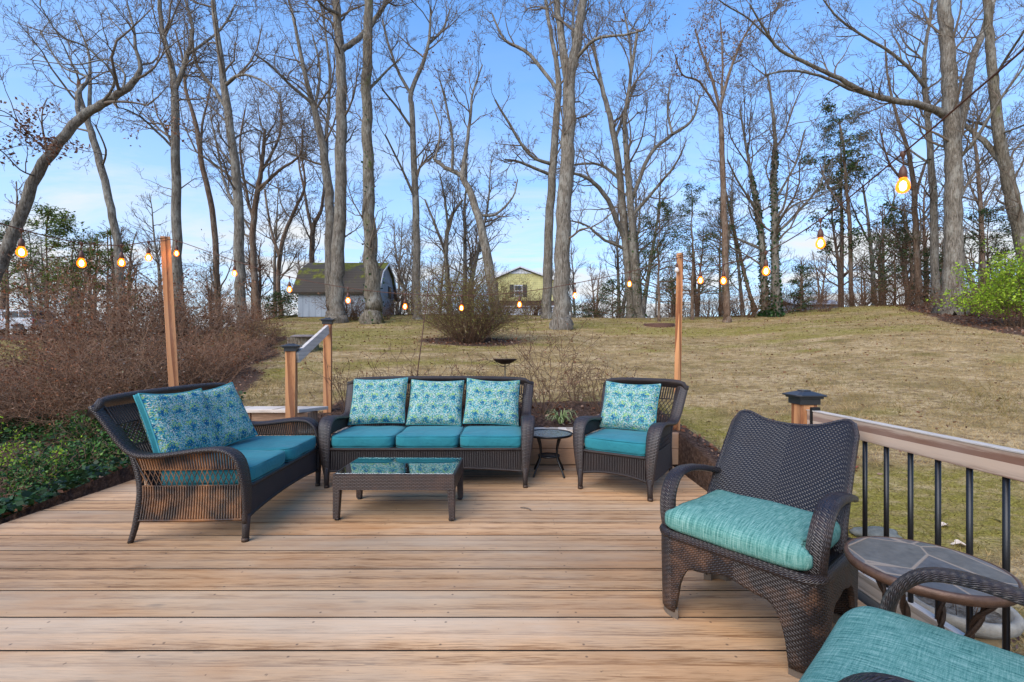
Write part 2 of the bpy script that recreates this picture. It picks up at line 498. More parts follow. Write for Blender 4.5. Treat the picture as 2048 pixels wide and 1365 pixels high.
def print_mat():
    """small dabs of colour in fans round navy centres"""
    M = Mat('fan_print_fabric', 0.9, 0.15)
    uvv = M.uv()
    x, y, _ = M.sep(uvv)
    px, py = 0.135, 0.125
    row = M.math('FLOOR', M.math('DIVIDE', y, py))
    xs = M.math('ADD', M.math('DIVIDE', x, px), M.math('MULTIPLY', M.math('MODULO', row, 2.0), 0.5))
    fx = M.math('SUBTRACT', M.math('FRACT', xs), 0.5)
    fy = M.math('SUBTRACT', M.math('FRACT', M.math('DIVIDE', y, py)), 0.25)
    ang = M.math('ARCTAN2', fy, fx)
    rad = M.math('SQRT', M.math('ADD', M.math('MULTIPLY', fx, fx), M.math('MULTIPLY', fy, fy)))
    vor = M.node('TexVoronoi', {'feature': 'F1', 'voronoi_dimensions': '2D'}, Vector=M.map(uvv, (1, 1, 1)), Scale=165.0, Randomness=1.0)
    rc = M.sep(vor.outputs['Color'])
    # palette from random
    pal = M.ramp(rc[0], [(0.0, (0.007, 0.070, 0.13)), (0.19, (0.022, 0.17, 0.20)), (0.37, (0.085, 0.31, 0.31)), (0.58, (0.24, 0.42, 0.38)), (0.78, (0.58, 0.55, 0.43)), (0.88, (0.24, 0.33, 0.05))], 'CONSTANT')
    # fan: navy heart below, lime just above, pale rim
    wob = M.math('ADD', rad, M.math('MULTIPLY', M.math('SUBTRACT', rc[1], 0.5), 0.22))
    heart = M.math('MULTIPLY', M.ramp(wob, [(0.15, 1.0), (0.20, 0.0)]), M.ramp(rc[2], [(0.78, 1.0), (0.8, 0.0)]))
    lime = M.math('MULTIPLY', M.ramp(M.math('ABSOLUTE', M.math('SUBTRACT', wob, 0.27)), [(0.05, 1.0), (0.08, 0.0)]), M.ramp(rc[2], [(0.55, 1.0), (0.57, 0.0)]))
    lime = M.math('MULTIPLY', lime, M.ramp(M.math('ADD', fy, 0.5), [(0.52, 0.0), (0.56, 1.0)]))
    rim = M.math('MULTIPLY', M.ramp(M.math('ABSOLUTE', M.math('SUBTRACT', wob, 0.50)), [(0.06, 1.0), (0.1, 0.0)]), M.ramp(rc[2], [(0.5, 1.0), (0.52, 0.0)]))
    c = M.mix(M.math('MULTIPLY', rim, .6), pal, (0.50, 0.52, 0.44))
    c = M.mix(lime, c, (0.33, 0.48, 0.08))
    c = M.mix(heart, c, (0.008, 0.075, 0.17))
    edge = M.ramp(vor.outputs['Distance'], [(0.42, 0.0), (0.62, 1.0)])
    c = M.mix(M.math('MULTIPLY', edge, 0.6), c, (0.015, 0.16, 0.24))
    M.set(Base_Color=c)
    M.bump(M.noise(M.obj(), 9.0, 3, 0.5), 0.25, 0.02)
    return M.m

def plain(name, col, rough=0.6, metal=0.0, spec=0.4, nz=0.15, scale=8.0, bump=0.0):
    M = Mat(name, rough, spec)
    n = M.noise(M.obj(), scale, 5, 0.65)
    M.set(Base_Color=M.mix(1.0, col, M.ramp(n, [(0.25, (1 - nz,) * 3), (0.75, (1 + nz,) * 3)]), 'MULTIPLY'))
    M.b.inputs['Metallic'].default_value = metal
    if bump: M.bump(n, bump, 0.02)
    return M.m

def bark_mat(name, c0, c1, moss=None, lichen=0.4):
    M = Mat(name, 0.9, 0.15)
    o = M.obj()
    v = M.map(o, (15, 15, 2.4))
    n = M.noise(v, 1.6, 6, 0.7, 0.6)
    c = M.ramp(n, [(0.32, tuple(q * 0.35 for q in c0)), (0.46, c0), (0.66, c1)])
    l = M.ramp(M.noise(M.map(o, (2.3, 2.3, 1.1), loc=(4, 4, 4)), 1.5, 6, 0.75), [(0.5, 0.0), (0.62, 1.0)])
    c = M.mix(M.math('MULTIPLY', l, lichen), c, (0.40, 0.385, 0.33))
    if moss:
        m = M.ramp(M.noise(M.map(o, (1.5, 1.5, 0.7), loc=(1, 8, 2)), 1.3, 5, 0.7), [(0.55, 0.0), (0.66, 1.0)])
        c = M.mix(M.math('MULTIPLY', m, 0.7), c, moss)
    M.set(Base_Color=c); M.bump(n, 0.9, 0.06)
    return M.m

def tone_mat(name, stops, rough=0.85, trans=0.0, bumpless=True):
    """colour chosen per face by the mesh attribute 'tone'"""
    M = Mat(name, rough, 0.25)
    a = M.node('Attribute', {'attribute_name': 'tone'})
    c = M.ramp(a.outputs['Fac'], stops)
    M.set(Base_Color=c)
    if trans:
        tr = M.node('BsdfTranslucent'); M.put(tr.inputs[0], c)
        mx = M.node('MixShader', i0=trans, i1=M.b.outputs[0], i2=tr.outputs[0])
        M.t.links.new(mx.outputs[0], M.t.nodes['Material Output'].inputs['Surface'])
    return M.m

MT = {}
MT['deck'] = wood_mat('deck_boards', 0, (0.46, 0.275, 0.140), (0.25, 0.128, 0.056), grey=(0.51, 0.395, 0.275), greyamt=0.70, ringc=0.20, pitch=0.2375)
MT['post'] = wood_mat('fir_post', 2, (0.46, 0.215, 0.090), (0.24, 0.090, 0.034), greyamt=0.3, scale=2.0, ringc=0.5)
MT['rail'] = wood_mat('rail_wood', 1, (0.46, 0.33, 0.235), (0.20, 0.09, 0.05), grey=(0.50, 0.43, 0.37), greyamt=0.5, scale=1.1, ringc=0.62)
MT['railtop'] = wood_mat('grey_rail_wood', 1, (0.50, 0.44, 0.38), (0.33, 0.27, 0.21), grey=(0.55, 0.51, 0.46), greyamt=0.8, scale=2.0)
MT['timber'] = wood_mat('timber_wall_wood', 0, (0.36, 0.22, 0.135), (0.20, 0.115, 0.065), greyamt=0.35, scale=1.4)
MT['wick'] = wicker_mat('dark_wicker_weave')
MT['wick_arm'] = wicker_mat('dark_wicker_arm_weave', cell=(0.026, 0.012), warm=0.4)
MT['wick_table'] = wicker_mat('brown_flat_weave', cell=(0.03, 0.0105), tone=(0.030, 0.016, 0.011), light=(0.10, 0.046, 0.026), warm=0.5)
MT['twill'] = wicker_mat('chevron_wicker_weave', cell=(0.019, 0.011), chevron=0.5, tone=(0.011, 0.0085, 0.010), light=(0.03, 0.02, 0.017), warm=0.25, rough=0.36)
MT['twill2'] = wicker_mat('chevron_wicker_frame_weave', cell=(0.018, 0.0105), chevron=0.5, tone=(0.014, 0.0095, 0.009), light=(0.22, 0.10, 0.045), warm=0.45)
MT['twill3'] = wicker_mat('wicker_armband_weave', cell=(0.020, 0.0095), chevron=1.1, tone=(0.021, 0.0145, 0.0135), light=(0.085, 0.045, 0.028), warm=0.4, rough=0.3)
MT['rib'] = strand_mat('dark_wound_cane', (0.022, 0.014, 0.0115), (0.055, 0.031, 0.02), 0.4)
MT['ribwarm'] = strand_mat('honey_wound_cane', (0.035, 0.016, 0.008), (0.36, 0.145, 0.042), 0.95)
MT['teal'] = teal_mat()
MT['slub'] = slub_mat()
MT['print'] = print_mat()
MT['tealedge'] = plain('teal_piping', (0.05, 0.27, 0.30), 0.85)
MT['black'] = plain('black_powder_coat', (0.012, 0.012, 0.013), 0.38, 0.3, 0.5)
MT['cap'] = plain('black_post_cap_plastic', (0.022, 0.022, 0.024), 0.33, 0, 0.5, 0.3, 40)
MT['iron'] = plain('brown_iron', (0.07, 0.045, 0.032), 0.5, 0.6, 0.5, 0.4, 60, 0.3)
MT['foot'] = plain('grey_brown_plastic_foot', (0.13, 0.10, 0.075), 0.5)
MT['gbark'] = bark_mat('grey_oak_bark', (0.135, 0.112, 0.086), (0.28, 0.245, 0.20), lichen=0.4)
MT['gbark2'] = bark_mat('mossy_grey_bark', (0.12, 0.098, 0.07), (0.25, 0.215, 0.165), moss=(0.12, 0.13, 0.03))
MT['bbark'] = bark_mat('brown_bark', (0.13, 0.082, 0.054), (0.24, 0.165, 0.115), lichen=0.25)
MT['twig'] = plain('twig_bark', (0.15, 0.115, 0.085), 0.9, 0, 0.15, 0.25, 3)
MT['twigb'] = plain('brown_twig_bark', (0.14, 0.083, 0.052), 0.9, 0, 0.15, 0.3, 3)
MT['twigr'] = plain('reddish_shrub_twig', (0.25, 0.148, 0.092), 0.9, 0, 0.15, 0.35, 3)
MT['leafb'] = tone_mat('dry_brown_leaf', [(0.0, (0.075, 0.028, 0.014)), (0.35, (0.17, 0.066, 0.032)), (0.65, (0.22, 0.105, 0.058)), (1.0, (0.36, 0.24, 0.17))], trans=0.2)
MT['leafaz'] = tone_mat('azalea_dry_leaf', [(0.0, (0.055, 0.022, 0.011)), (0.45, (0.145, 0.058, 0.028)), (0.8, (0.25, 0.115, 0.058)), (0.95, (0.34, 0.22, 0.15)), (1.0, (0.12, 0.15, 0.03))], trans=0.25)
MT['leafaz2'] = tone_mat('azalea_grey_leaf', [(0.0, (0.05, 0.025, 0.014)), (0.5, (0.125, 0.068, 0.04)), (0.85, (0.19, 0.13, 0.095)), (0.95, (0.30, 0.24, 0.19)), (1.0, (0.10, 0.13, 0.03))], trans=0.2)
MT['leafaz3'] = tone_mat('azalea_rust_leaf', [(0.0, (0.08, 0.026, 0.011)), (0.5, (0.20, 0.068, 0.028)), (0.85, (0.33, 0.115, 0.045)), (1.0, (0.38, 0.20, 0.12))], trans=0.25)
MT['leafg'] = tone_mat('ivy_leaf', [(0.0, (0.010, 0.024, 0.009)), (0.5, (0.028, 0.075, 0.018)), (0.85, (0.07, 0.17, 0.028)), (1.0, (0.17, 0.30, 0.05))], rough=0.5, trans=0.2)
MT['leafy'] = tone_mat('bright_spring_leaf', [(0.0, (0.12, 0.20, 0.015)), (0.5, (0.27, 0.42, 0.03)), (1.0, (0.46, 0.56, 0.06))], trans=0.35)
MT['leafh'] = tone_mat('evergreen_needle', [(0.0, (0.018, 0.035, 0.012)), (0.5, (0.045, 0.08, 0.024)), (1.0, (0.11, 0.15, 0.04))], trans=0.25)
MT['leafp'] = tone_mat('yellow_green_needle', [(0.0, (0.03, 0.05, 0.012)), (0.5, (0.09, 0.13, 0.025)), (1.0, (0.24, 0.30, 0.05))], trans=0.3)
MT['leafo'] = tone_mat('olive_bud', [(0.0, (0.10, 0.09, 0.03)), (0.5, (0.19, 0.18, 0.05)), (1.0, (0.28, 0.27, 0.07))], trans=0.3)
MT['blade'] = tone_mat('dry_grass_blade', [(0.0, (0.15, 0.125, 0.03)), (0.3, (0.235, 0.18, 0.06)), (0.6, (0.40, 0.27, 0.11)), (1.0, (0.54, 0.38, 0.185))], trans=0.3)
MT['mulch'] = tone_mat('bark_mulch', [(0.0, (0.02, 0.011, 0.009)), (0.6, (0.06, 0.03, 0.024)), (1.0, (0.13, 0.08, 0.06))])
# ------------------------------------------------------------------ terrain
def sstep(a, b, x):
    t = np.clip((x - a) / (b - a), 0, 1); return t * t * (3 - 2 * t)
def snoise(x, y, s, seed=0):
    rs = np.random.RandomState(seed); o = 0
    for k in range(7):
        a = rs.uniform(0, 2 * np.pi); f = s * rs.uniform(0.6, 1.9); p = rs.uniform(0, 6.28)
        o = o + np.sin((x * np.cos(a) + y * np.sin(a)) * f + p + 0.9 * np.sin(y * f * 0.7 + p * 2))
    return o / 7 * 1.7
def H(x, y, cut=True):
    x = np.asarray(x, float); y = np.asarray(y, float)
    yy = np.maximum(y, 0)
    c = 0.36 + 0.146 * (np.minimum(yy, 25) - 5.1)
    yl = np.maximum(np.minimum(yy, 30) - 4.5, 0)
    l = -0.16 + 0.099 * yl
    a = x / np.maximum(yy, 1)
    sr = 0.168 + 0.035 * sstep(0.4, 0.95, a)
    r = -0.27 + sr * np.maximum(np.minimum(yy, 22) - 3.2, 0)
    d = np.maximum(yy - 5, 0)
    wl = sstep(0, 1, (-(3.4 + 0.42 * d) - x) / (0.9 + 0.34 * d))
    wr = sstep(1.84, 2.5, x)
    h = c * (1 - wl) * (1 - wr) + l * wl + r * wr
    yc = 25 + 5 * wl - 3 * wr
    h = h - 0.035 * np.maximum(yy - yc, 0) - 0.0 * wl
    h = np.maximum(h, -3)
    h = h + 0.05 * snoise(x, y, 0.55, 3) * sstep(5.5, 9, yy) + 0.015 * snoise(x, y, 2.2, 5) * sstep(5.3, 6.5, yy)
    if cut:
        under = (x > -3.74) & (x < 1.82) & (y < 5.04)
        h = np.where(under, np.minimum(h, -0.42), h)
    return h
def h1(x, y): return float(H(x, y, False))

def axis(lo, hi, fine_lo, fine_hi, st, grow):
    a = list(np.arange(fine_lo, fine_hi, st)); s = st; x = fine_hi
    while x < hi: a.append(x); s *= grow; x += s
    a.append(hi); s = st; x = fine_lo - st; b = []
    while x > lo: b.append(x); s *= grow; x -= s
    b.append(lo)
    return np.array(sorted(b + a))
gx = axis(-420, 420, -7.2, 7.2, 0.12, 1.09)
gx = np.sort(np.concatenate([gx, [-3.745, -3.735, 1.815, 1.83]]))
gy = axis(-12, 600, 1.0, 12.0, 0.12, 1.06)
gy = np.sort(np.concatenate([gy, [5.035, 5.05]]))
GX, GY = np.meshgrid(gx, gy)
GZ = H(GX, GY)
nx, ny = len(gx), len(gy)
ii, jj = np.meshgrid(np.arange(nx - 1), np.arange(ny - 1))
a0 = (jj * nx + ii).ravel()
GF = np.stack([a0, a0 + 1, a0 + nx + 1, a0 + nx], axis=1)

def bed_mask(x, y):
    """1 where leaf litter or mulch covers the ground"""
    n = snoise(x, y, 1.3, 11) * 0.5
    behind = (1 - sstep(6.0, 6.9, y + n * 0.5)) * (x > -2.4) * (x < 1.95) * (y > 4.9)
    right = (1 - sstep(0.4, 0.9, x - 1.8 + n * .2)) * (x > 1.8) * (y < 5.6)
    rb = sstep(-0.6, 0.6, (x - (14.0 + 0.42 * (y - 13.0))) + n)
    rb = rb * (y > 10)
    d = np.maximum(y - 5, 0)
    left = sstep(0, 1, (-(3.0 + 0.36 * d) - x + n * 0.6) / 0.9) * (1 - sstep(13, 15, y + n))
    crest = sstep(23.3, 25.0, y + n * 1.2)
    bush = np.exp(-(((x + 1.2) / 1.7) ** 2 + ((y - 13.3) / 1.3) ** 2) ** 2)
    return np.clip(np.maximum.reduce([behind, right, rb, left, crest, bush]), 0, 1)
def moss_mask(x, y):
    n = snoise(x * 0.6, y * 1.6, 0.9, 21) * 0.65 + snoise(x, y * 1.7, 2.9, 22) * 0.6
    near = np.exp(-((x - 2.6) / 1.2) ** 2 - ((y - 4.6) / 2.4) ** 2) * 0.45
    far = sstep(11, 19, y) * 0.60
    lft = (1 - sstep(-6, -2, x)) * 0.25
    return np.clip(sstep(0.12, 0.90, n + near + far + lft), 0, 1)
bedA = bed_mask(GX, GY).ravel(); mossA = moss_mask(GX, GY).ravel()

def ground_mat():
    M = Mat('winter_lawn', 0.95, 0.1)
    o = M.obj()
    bed = M.node('Attribute', {'attribute_name': 'bed'}).outputs['Fac']
    moss = M.node('Attribute', {'attribute_name': 'moss'}).outputs['Fac']
    n1 = M.noise(M.map(o, (1.0, 1.6, 1)), 1.1, 6, 0.7)
    n2 = M.noise(M.map(o, (38, 70, 38)), 1.0, 4, 0.75)
    n3 = M.noise(M.map(o, (6, 11, 6)), 1.0, 5, 0.7)
    c = M.ramp(n1, [(0.32, (0.19, 0.14, 0.05)), (0.46, (0.36, 0.255, 0.115)), (0.60, (0.53, 0.385, 0.205))])
    c = M.mix(M.ramp(n3, [(0.46, 0.0), (0.62, 0.9)]), c, (0.20, 0.13, 0.07))
    mm = M.math('MULTIPLY', moss, M.ramp(n3, [(0.36, 0.25), (0.56, 1.0)]))
    c = M.mix(mm, c, M.ramp(n2, [(0.3, (0.15, 0.12, 0.022)), (0.7, (0.34, 0.28, 0.06))]))
    c = M.mix(0.8, c, M.ramp(n2, [(0.3, (0.5, 0.48, 0.46)), (0.7, (1.4, 1.4, 1.4))]), 'MULTIPLY')
    lit = M.ramp(M.noise(M.map(o, (24, 24, 24)), 1.0, 5, 0.8), [(0.3, (0.03, 0.018, 0.012)), (0.5, (0.085, 0.05, 0.034)), (0.7, (0.19, 0.115, 0.08))])
    bb = M.ramp(M.math('ADD', bed, M.math('MULTIPLY', M.math('SUBTRACT', n3, 0.5), 0.9)), [(0.4, 0.0), (0.6, 1.0)])
    c = M.mix(bb, c, lit)
    M.set(Base_Color=c)
    M.bump(M.math('ADD', M.math('MULTIPLY', n2, 0.5), n3), 0.9, 0.05)
    return M.m
g = np_mesh('ground', np.stack([GX.ravel(), GY.ravel(), GZ.ravel()], 1), GF, ground_mat(), smooth=True)
for nm, A in (('bed', bedA), ('moss', mossA)):
    at = g.data.attributes.new(nm, 'FLOAT', 'POINT'); at.data.foreach_set('value', A.astype(np.float32))
tag(g, 'sloping winter back lawn with moss patches and leaf litter', kind='structure')

# ------------------------------------------------------------------ deck, retaining timbers, step
DX0, DX1, DY1 = -3.68, 1.74, 4.97
PITCH = 0.2375
mb = MB()
k = -3
while k * PITCH < DY1:
    y0 = k * PITCH + 0.0048; y1 = min((k + 1) * PITCH - 0.0048, DY1)
    if y1 - y0 > 0.02:
        mb.box(((DX0 + DX1) / 2, (y0 + y1) / 2, -0.019), (DX1 - DX0 + 0.012 * math.sin(k * 7.3), y1 - y0, 0.038))
    k += 1
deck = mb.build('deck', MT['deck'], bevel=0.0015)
tag(deck, 'weathered wooden deck of wide boards', kind='structure')
mb = MB()
for yb in np.arange(-0.5, 5.0, 0.4): mb.box(((DX0 + DX1) / 2, yb, -0.135), (DX1 - DX0 - 0.10, 0.04, 0.18))
mb.box((DX0 + 0.02, 2.1, -0.135), (0.04, 5.6, 0.19)); mb.box((DX1 - 0.02, 2.1, -0.135), (0.04, 5.6, 0.19))
o = mb.build('joists', MT['timber'], deck)

rw = thing('retaining_wall', 'low timber retaining wall behind sofa and side table at the back of the deck', 'retaining wall', (0, 5.0, 0))
mb = MB()
mb.box((-0.28, 0.045, 0.085), (4.24, 0.09, 0.17)); mb.box((-0.282, 0.047, 0.261), (4.236, 0.09, 0.172))
mb.build('timber', MT['timber'], rw, bevel=0.004)
mb = MB(); mb.box((-0.35, 0.06, 0.369), (4.06, 0.16, 0.038)); mb.build('cap_board', MT['railtop'], rw, bevel=0.004)
mb = MB(); mb.box((1.865, 0.03, 0.10), (0.05, 0.16, 0.46)); mb.build('end_timber', MT['timber'], rw, bevel=0.004)

st = thing('wooden_step', 'grey capped wooden step box behind the loveseat beside a fir post', 'step', (0, 5.0, 0))
mb = MB(); mb.box((-2.55, 0.13, 0.285), (0.62, 0.26, 0.57)); mb.box((-3.08, 0.132, 0.283), (0.41, 0.26, 0.57)); mb.build('riser', MT['timber'], st, bevel=0.003)
mb = MB()
v = [(-3.32, -0.04, .572), (-2.32, -0.04, .572), (-2.12, 0.26, .572), (-3.32, 0.26, .572)]
mb.add(v + [(a, b, c + .038) for a, b, c in v], [(3, 2, 1, 0), (4, 5, 6, 7), (0, 1, 5, 4), (1, 2, 6, 5), (2, 3, 7, 6), (3, 0, 4, 7)])
mb.build('tread', MT['railtop'], st, bevel=0.004)

def post_cap(parent, x, y, z, w, rz=0.0):
    mb = MB()
    M = Matrix.Rotation(rz, 3, 'Z')
    mb.box((x, y, z + 0.012), (w + 0.022, w + 0.022, 0.036), M)
    mb.box((x, y, z + 0.036), (w + 0.045, w + 0.045, 0.012), M)
    h = (w + 0.085) / 2; t = w * 0.30
    def ring(r, zz, cut=0.0):
        c = r - cut
        return [Vector((x, y, 0)) + M @ Vector(p) + Vector((0, 0, zz)) for p in ((-r, -c, 0), (-c, -r, 0), (c, -r, 0), (r, -c, 0), (r, c, 0), (c, r, 0), (-c, r, 0), (-r, c, 0))]
    rs = [ring(h, z + 0.043, 0.02), ring(h, z + 0.052, 0.02), ring(t, z + 0.072, 0.01), ring(t, z + 0.078, 0.01)]
    vs = [p for r in rs for p in r]
    fs = [tuple(range(8))[::-1], tuple(24 + k for k in range(8))]
    for a in range(3):
        for k in range(8): fs.append((a * 8 + k, a * 8 + (k + 1) % 8, a * 8 + 8 + (k + 1) % 8, a * 8 + 8 + k))
    mb.add(vs, fs)
    return mb.build('post_cap', MT['cap'], parent, bevel=0.0015)

# stair railing: two fir posts and a sloping grey rail
sr = thing('stair_railing', 'stair railing of two orange fir posts with dark caps and a sloping grey handrail', 'railing', (0, 0, 0))
p1 = P(583, 702, 4.80); p2 = P(655.5, 648, 5.85)
for (p, zb, w) in ((p1, 0.0, .098), (p2, h1(p2.x, 5.85) - 0.06, .095)):
    mb = MB(); M = Matrix.Rotation(R(12), 3, 'Z')
    mb.box((p.x, p.y, (zb + p.z) / 2), (w, w, p.z - zb), M)
    q = mb.build('post', MT['post'], sr, bevel=0.004)
    post_cap(q, p.x, p.y, p.z, w, R(12))
a = P(594, 716, 4.80); b = P(655, 659, 5.80)
dirv = (b - a); L = dirv.length
mb = MB(); Mr = dirv.normalized().to_track_quat('Y', 'Z').to_matrix()
mb.box((a + b) / 2, (0.038, L, 0.115), Mr)
o = mb.build('handrail', MT['railtop'], sr, bevel=0.004)

# deck railing on the right
dr = thing('deck_railing', 'deck railing with pinkish wooden rail and black round balusters at the right edge', 'railing', (1.77, 0, 0))
mb = MB(); mb.box((0, 2.76, 0.40), (0.098, 0.098, 1.07)); q = mb.build('post', MT['post'], dr, bevel=0.004)
post_cap(q, 0, 2.76, 0.935, 0.098)
mb = MB(); mb.box((0.0, 1.35, 0.848), (0.038, 2.71, 0.098)); mb.build('top_rail', MT['rail'], dr, bevel=0.003)
mb = MB(); mb.box((0.0, 1.35, 0.899), (0.046, 2.712, 0.005)); mb.build('rail_top_face', MT['railtop'], dr)
mb = MB(); mb.box((0.0, 1.35, 0.09), (0.038, 2.71, 0.09)); mb.build('bottom_rail', MT['railtop'], dr, bevel=0.003)
mb = MB(); mb.box((0, 2.66, 0.86), (0.05, 0.018, 0.12)); mb.build('rail_bracket', MT['black'], dr)
for i in range(19):
    yb = 2.545 - 0.1305 * i
    mb = MB(); mb.tube([(0, yb, 0.13), (0, yb, 0.80)], 0.0105, 12)
    mb.build('baluster', MT['black'], dr)
mb = MB(); mb.box((0.075, 1.1, -0.06), (0.05, 3.4, 0.14)); o = mb.build('edge_board', MT['railtop'], dr, bevel=0.003)

# light poles
def light_pole(name, u0, v0, u1, v1, y, w, rz, label):
    t = P(u0, v0, y); b = P(u1, v1, y)
    d = (b - t); zb = -0.02; b2 = t + d * ((zb - t.z) / d.z)
    o = thing('light_pole', label, 'pole', (b2.x, b2.y, zb), 0, 'wooden poles holding the string lights')
    mb = MB(); ax = (t - b2); Lp = ax.length
    M = ax.normalized().to_track_quat('Z', 'Y').to_matrix() @ Matrix.Rotation(rz, 3, 'Z')
    mb.box(ax / 2, (w, w, Lp), M)
    mb.build('shaft', MT['post'], o, bevel=0.003)
    mb = MB(); mb.tube([ax + Vector((-w * .7, -w * .6, -.035)), ax + Vector((0, -w * .85, -.03)), ax + Vector((w * .7, -w * .6, -.02))], 0.004, 6)
    mb.tube([ax + Vector((0, -w * .7, -.03)), ax + Vector((0, -w * .7 - .03, -.035)), ax + Vector((0, -w * .7 - .035, -.01))], 0.003, 6)
    mb.build('hook', MT['iron'], o)
    return o
light_pole('l', 330.5, 475, 348, 780, 4.93, 0.088, R(38), 'leaning square wooden light pole rising behind the loveseat')
light_pole('r', 1360, 507, 1355, 775, 5.13, 0.052, R(30), 'thin upright wooden light pole behind the armchair with patterned pillow')

# ------------------------------------------------------------------ string lights
def bulb_mats():
    M = Mat('lit_bulb_glass', 0.25, 0.5)
    e = M.node('Emission'); e.inputs[0].default_value = (1.0, 0.15, 0.006, 1); e.inputs[1].default_value = 3.2
    tr = M.node('BsdfTransparent'); tr.inputs[0].default_value = (1, 0.75, 0.45, 1)
    mx = M.node('MixShader', i0=0.5, i1=e.outputs[0], i2=tr.outputs[0])
    M.t.links.new(mx.outputs[0], M.t.nodes['Material Output'].inputs['Surface'])
    F = Mat('glowing_filament'); e = F.node('Emission'); e.inputs[0].default_value = (1.0, 0.62, 0.26, 1); e.inputs[1].default_value = 46
    F.t.links.new(e.outputs[0], F.t.nodes['Material Output'].inputs['Surface'])
    return M.m, F.m
MT['bulb'], MT['fil'] = bulb_mats()
MT['bulboff'] = plain('unlit_frosted_bulb', (0.6, 0.57, 0.52), 0.3)
MT['cable'] = plain('brown_rubber_cable', (0.085, 0.035, 0.018), 0.6)
MT['sock'] = plain('brown_socket', (0.09, 0.035, 0.018), 0.5)
def socket_mesh(drop):
    mb = MB()
    mb.tube([(0, 0, 0), (0.002, 0, -drop)], 0.0028, 6)
    mb.lathe([(0.001, 0.012), (0.011, 0.008), (0.014, -0.006), (0.008, -0.018), (0.003, -0.03)], (0, 0, 0), 10)
    mb.lathe([(0.004, -drop + 0.012), (0.013, -drop), (0.0185, -drop - 0.022), (0.0185, -drop - 0.05), (0.016, -drop - 0.052)], (0, 0, 0), 12, cap=True)
    return mb
def bulb_mesh(drop, s):
    z = -drop - 0.05
    prof = [(0.014, 0), (0.019, -0.012), (0.028, -0.03), (0.0305, -0.045), (0.028, -0.06), (0.019, -0.072), (0.008, -0.078), (0.001, -0.079)]
    mb = MB(); mb.lathe([(r * s, z + q * s) for r, q in prof], (0, 0, 0), 14)
    return mb
def fil_mesh(drop):
    z = -drop - 0.092
    mb = MB(); mb.lathe([(0.001, z + 0.027), (0.0115, z + 0.018), (0.0155, z), (0.0115, z - 0.018), (0.001, z - 0.025)], (0, 0, 0), 12)
    return mb
def light_string(label, anchors, bulbs, drop, wind=0.0):
    """anchors: control points of the cable; bulbs: points on the cable"""
    o = thing('string_lights', label, 'string lights', anchors[0], 0, 'strings of warm outdoor bulbs')
    base = Vector(anchors[0])
    pts = [Vector(p) - base for p in anchors]
    mb = MB(); mb.tube([Vector(p) for p in catmull(pts, 5)], 0.0042, 6)
    mb.build('cable', MT['cable'], o)
    s0 = b0 = f0 = None
    for (p, lit, sc) in bulbs:
        if s0 is None:
            s0 = socket_mesh(drop).build('bulb_socket', MT['sock'], o)
            b0 = bulb_mesh(drop, 1.0).build('bulb', MT['bulb'], s0)
            f0 = fil_mesh(drop).build('filament', MT['fil'], s0)
            s, bb, ff = s0, b0, f0
        else:
            s = s0.copy(); COL.objects.link(s); s.parent = o
            bb = b0.copy(); COL.objects.link(bb); bb.parent = s
            ff = f0.copy(); COL.objects.link(ff); ff.parent = s
        s.location = Vector(p) - base
        s.scale = (sc, sc, sc)
        if not lit:
            bpy.data.objects.remove(ff)
            me = bb.data.copy(); bb.data = me; me.materials[0] = MT['bulboff']; bb['label'] = 'unlit white bulb against the pole'
    return o
DROP = 0.075
def on_cable(u, v, y):    # cable point such that the bulb centre sits at pixel (u, v)
    q = P(u, v, y); q.z += DROP + 0.092; return q
# A: from beyond the left edge to the left pole
yA = [(43, 505, 3.35), (163, 527, 3.75), (243, 526, 4.35), (297, 516, 4.75)]
bA = [on_cable(*q) for q in yA]
topL = P(331, 482, 4.86)
light_string('string of lit bulbs from the left edge to the leaning pole', [P(-140, 400, 2.7)] + bA + [topL], [(p, True, 1) for p in bA], DROP)
# B: between the two poles
vB = [(353, 513), (469, 553), (579, 585), (696, 607), (810, 619), (923, 622), (1039, 615), (1150, 597), (1259, 574)]
yB = [4.88, 4.9, 4.93, 4.96, 4.99, 5.02, 5.05, 5.07, 5.09]
bB = [on_cable(u, v, y) for (u, v), y in zip(vB, yB)]
topR = P(1360, 515, 5.09)
off = on_cable(1353.5, 547, 5.08)
light_string('long sagging string of lit bulbs between the two wooden poles above the sofa', [topL] + bB + [off, topR], [(p, True, 0.82) for p in bB] + [(off, False, 0.8)], DROP)
# C: from the right pole towards the house, rising past the camera
yC = [(1401, 563, 4.85), (1447, 564, 4.35), (1532, 545, 3.75), (1641, 490, 3.0), (1806, 376, 2.2)]
bC = [on_cable(*q) for q in yC]
light_string('string of lit bulbs rising from the right pole to the upper right corner', [topR] + bC + [P(1925, 205, 1.85), P(2048, 98, 1.6), P(2250, -90, 1.3)], [(p, True, 0.95) for p in bC], DROP)
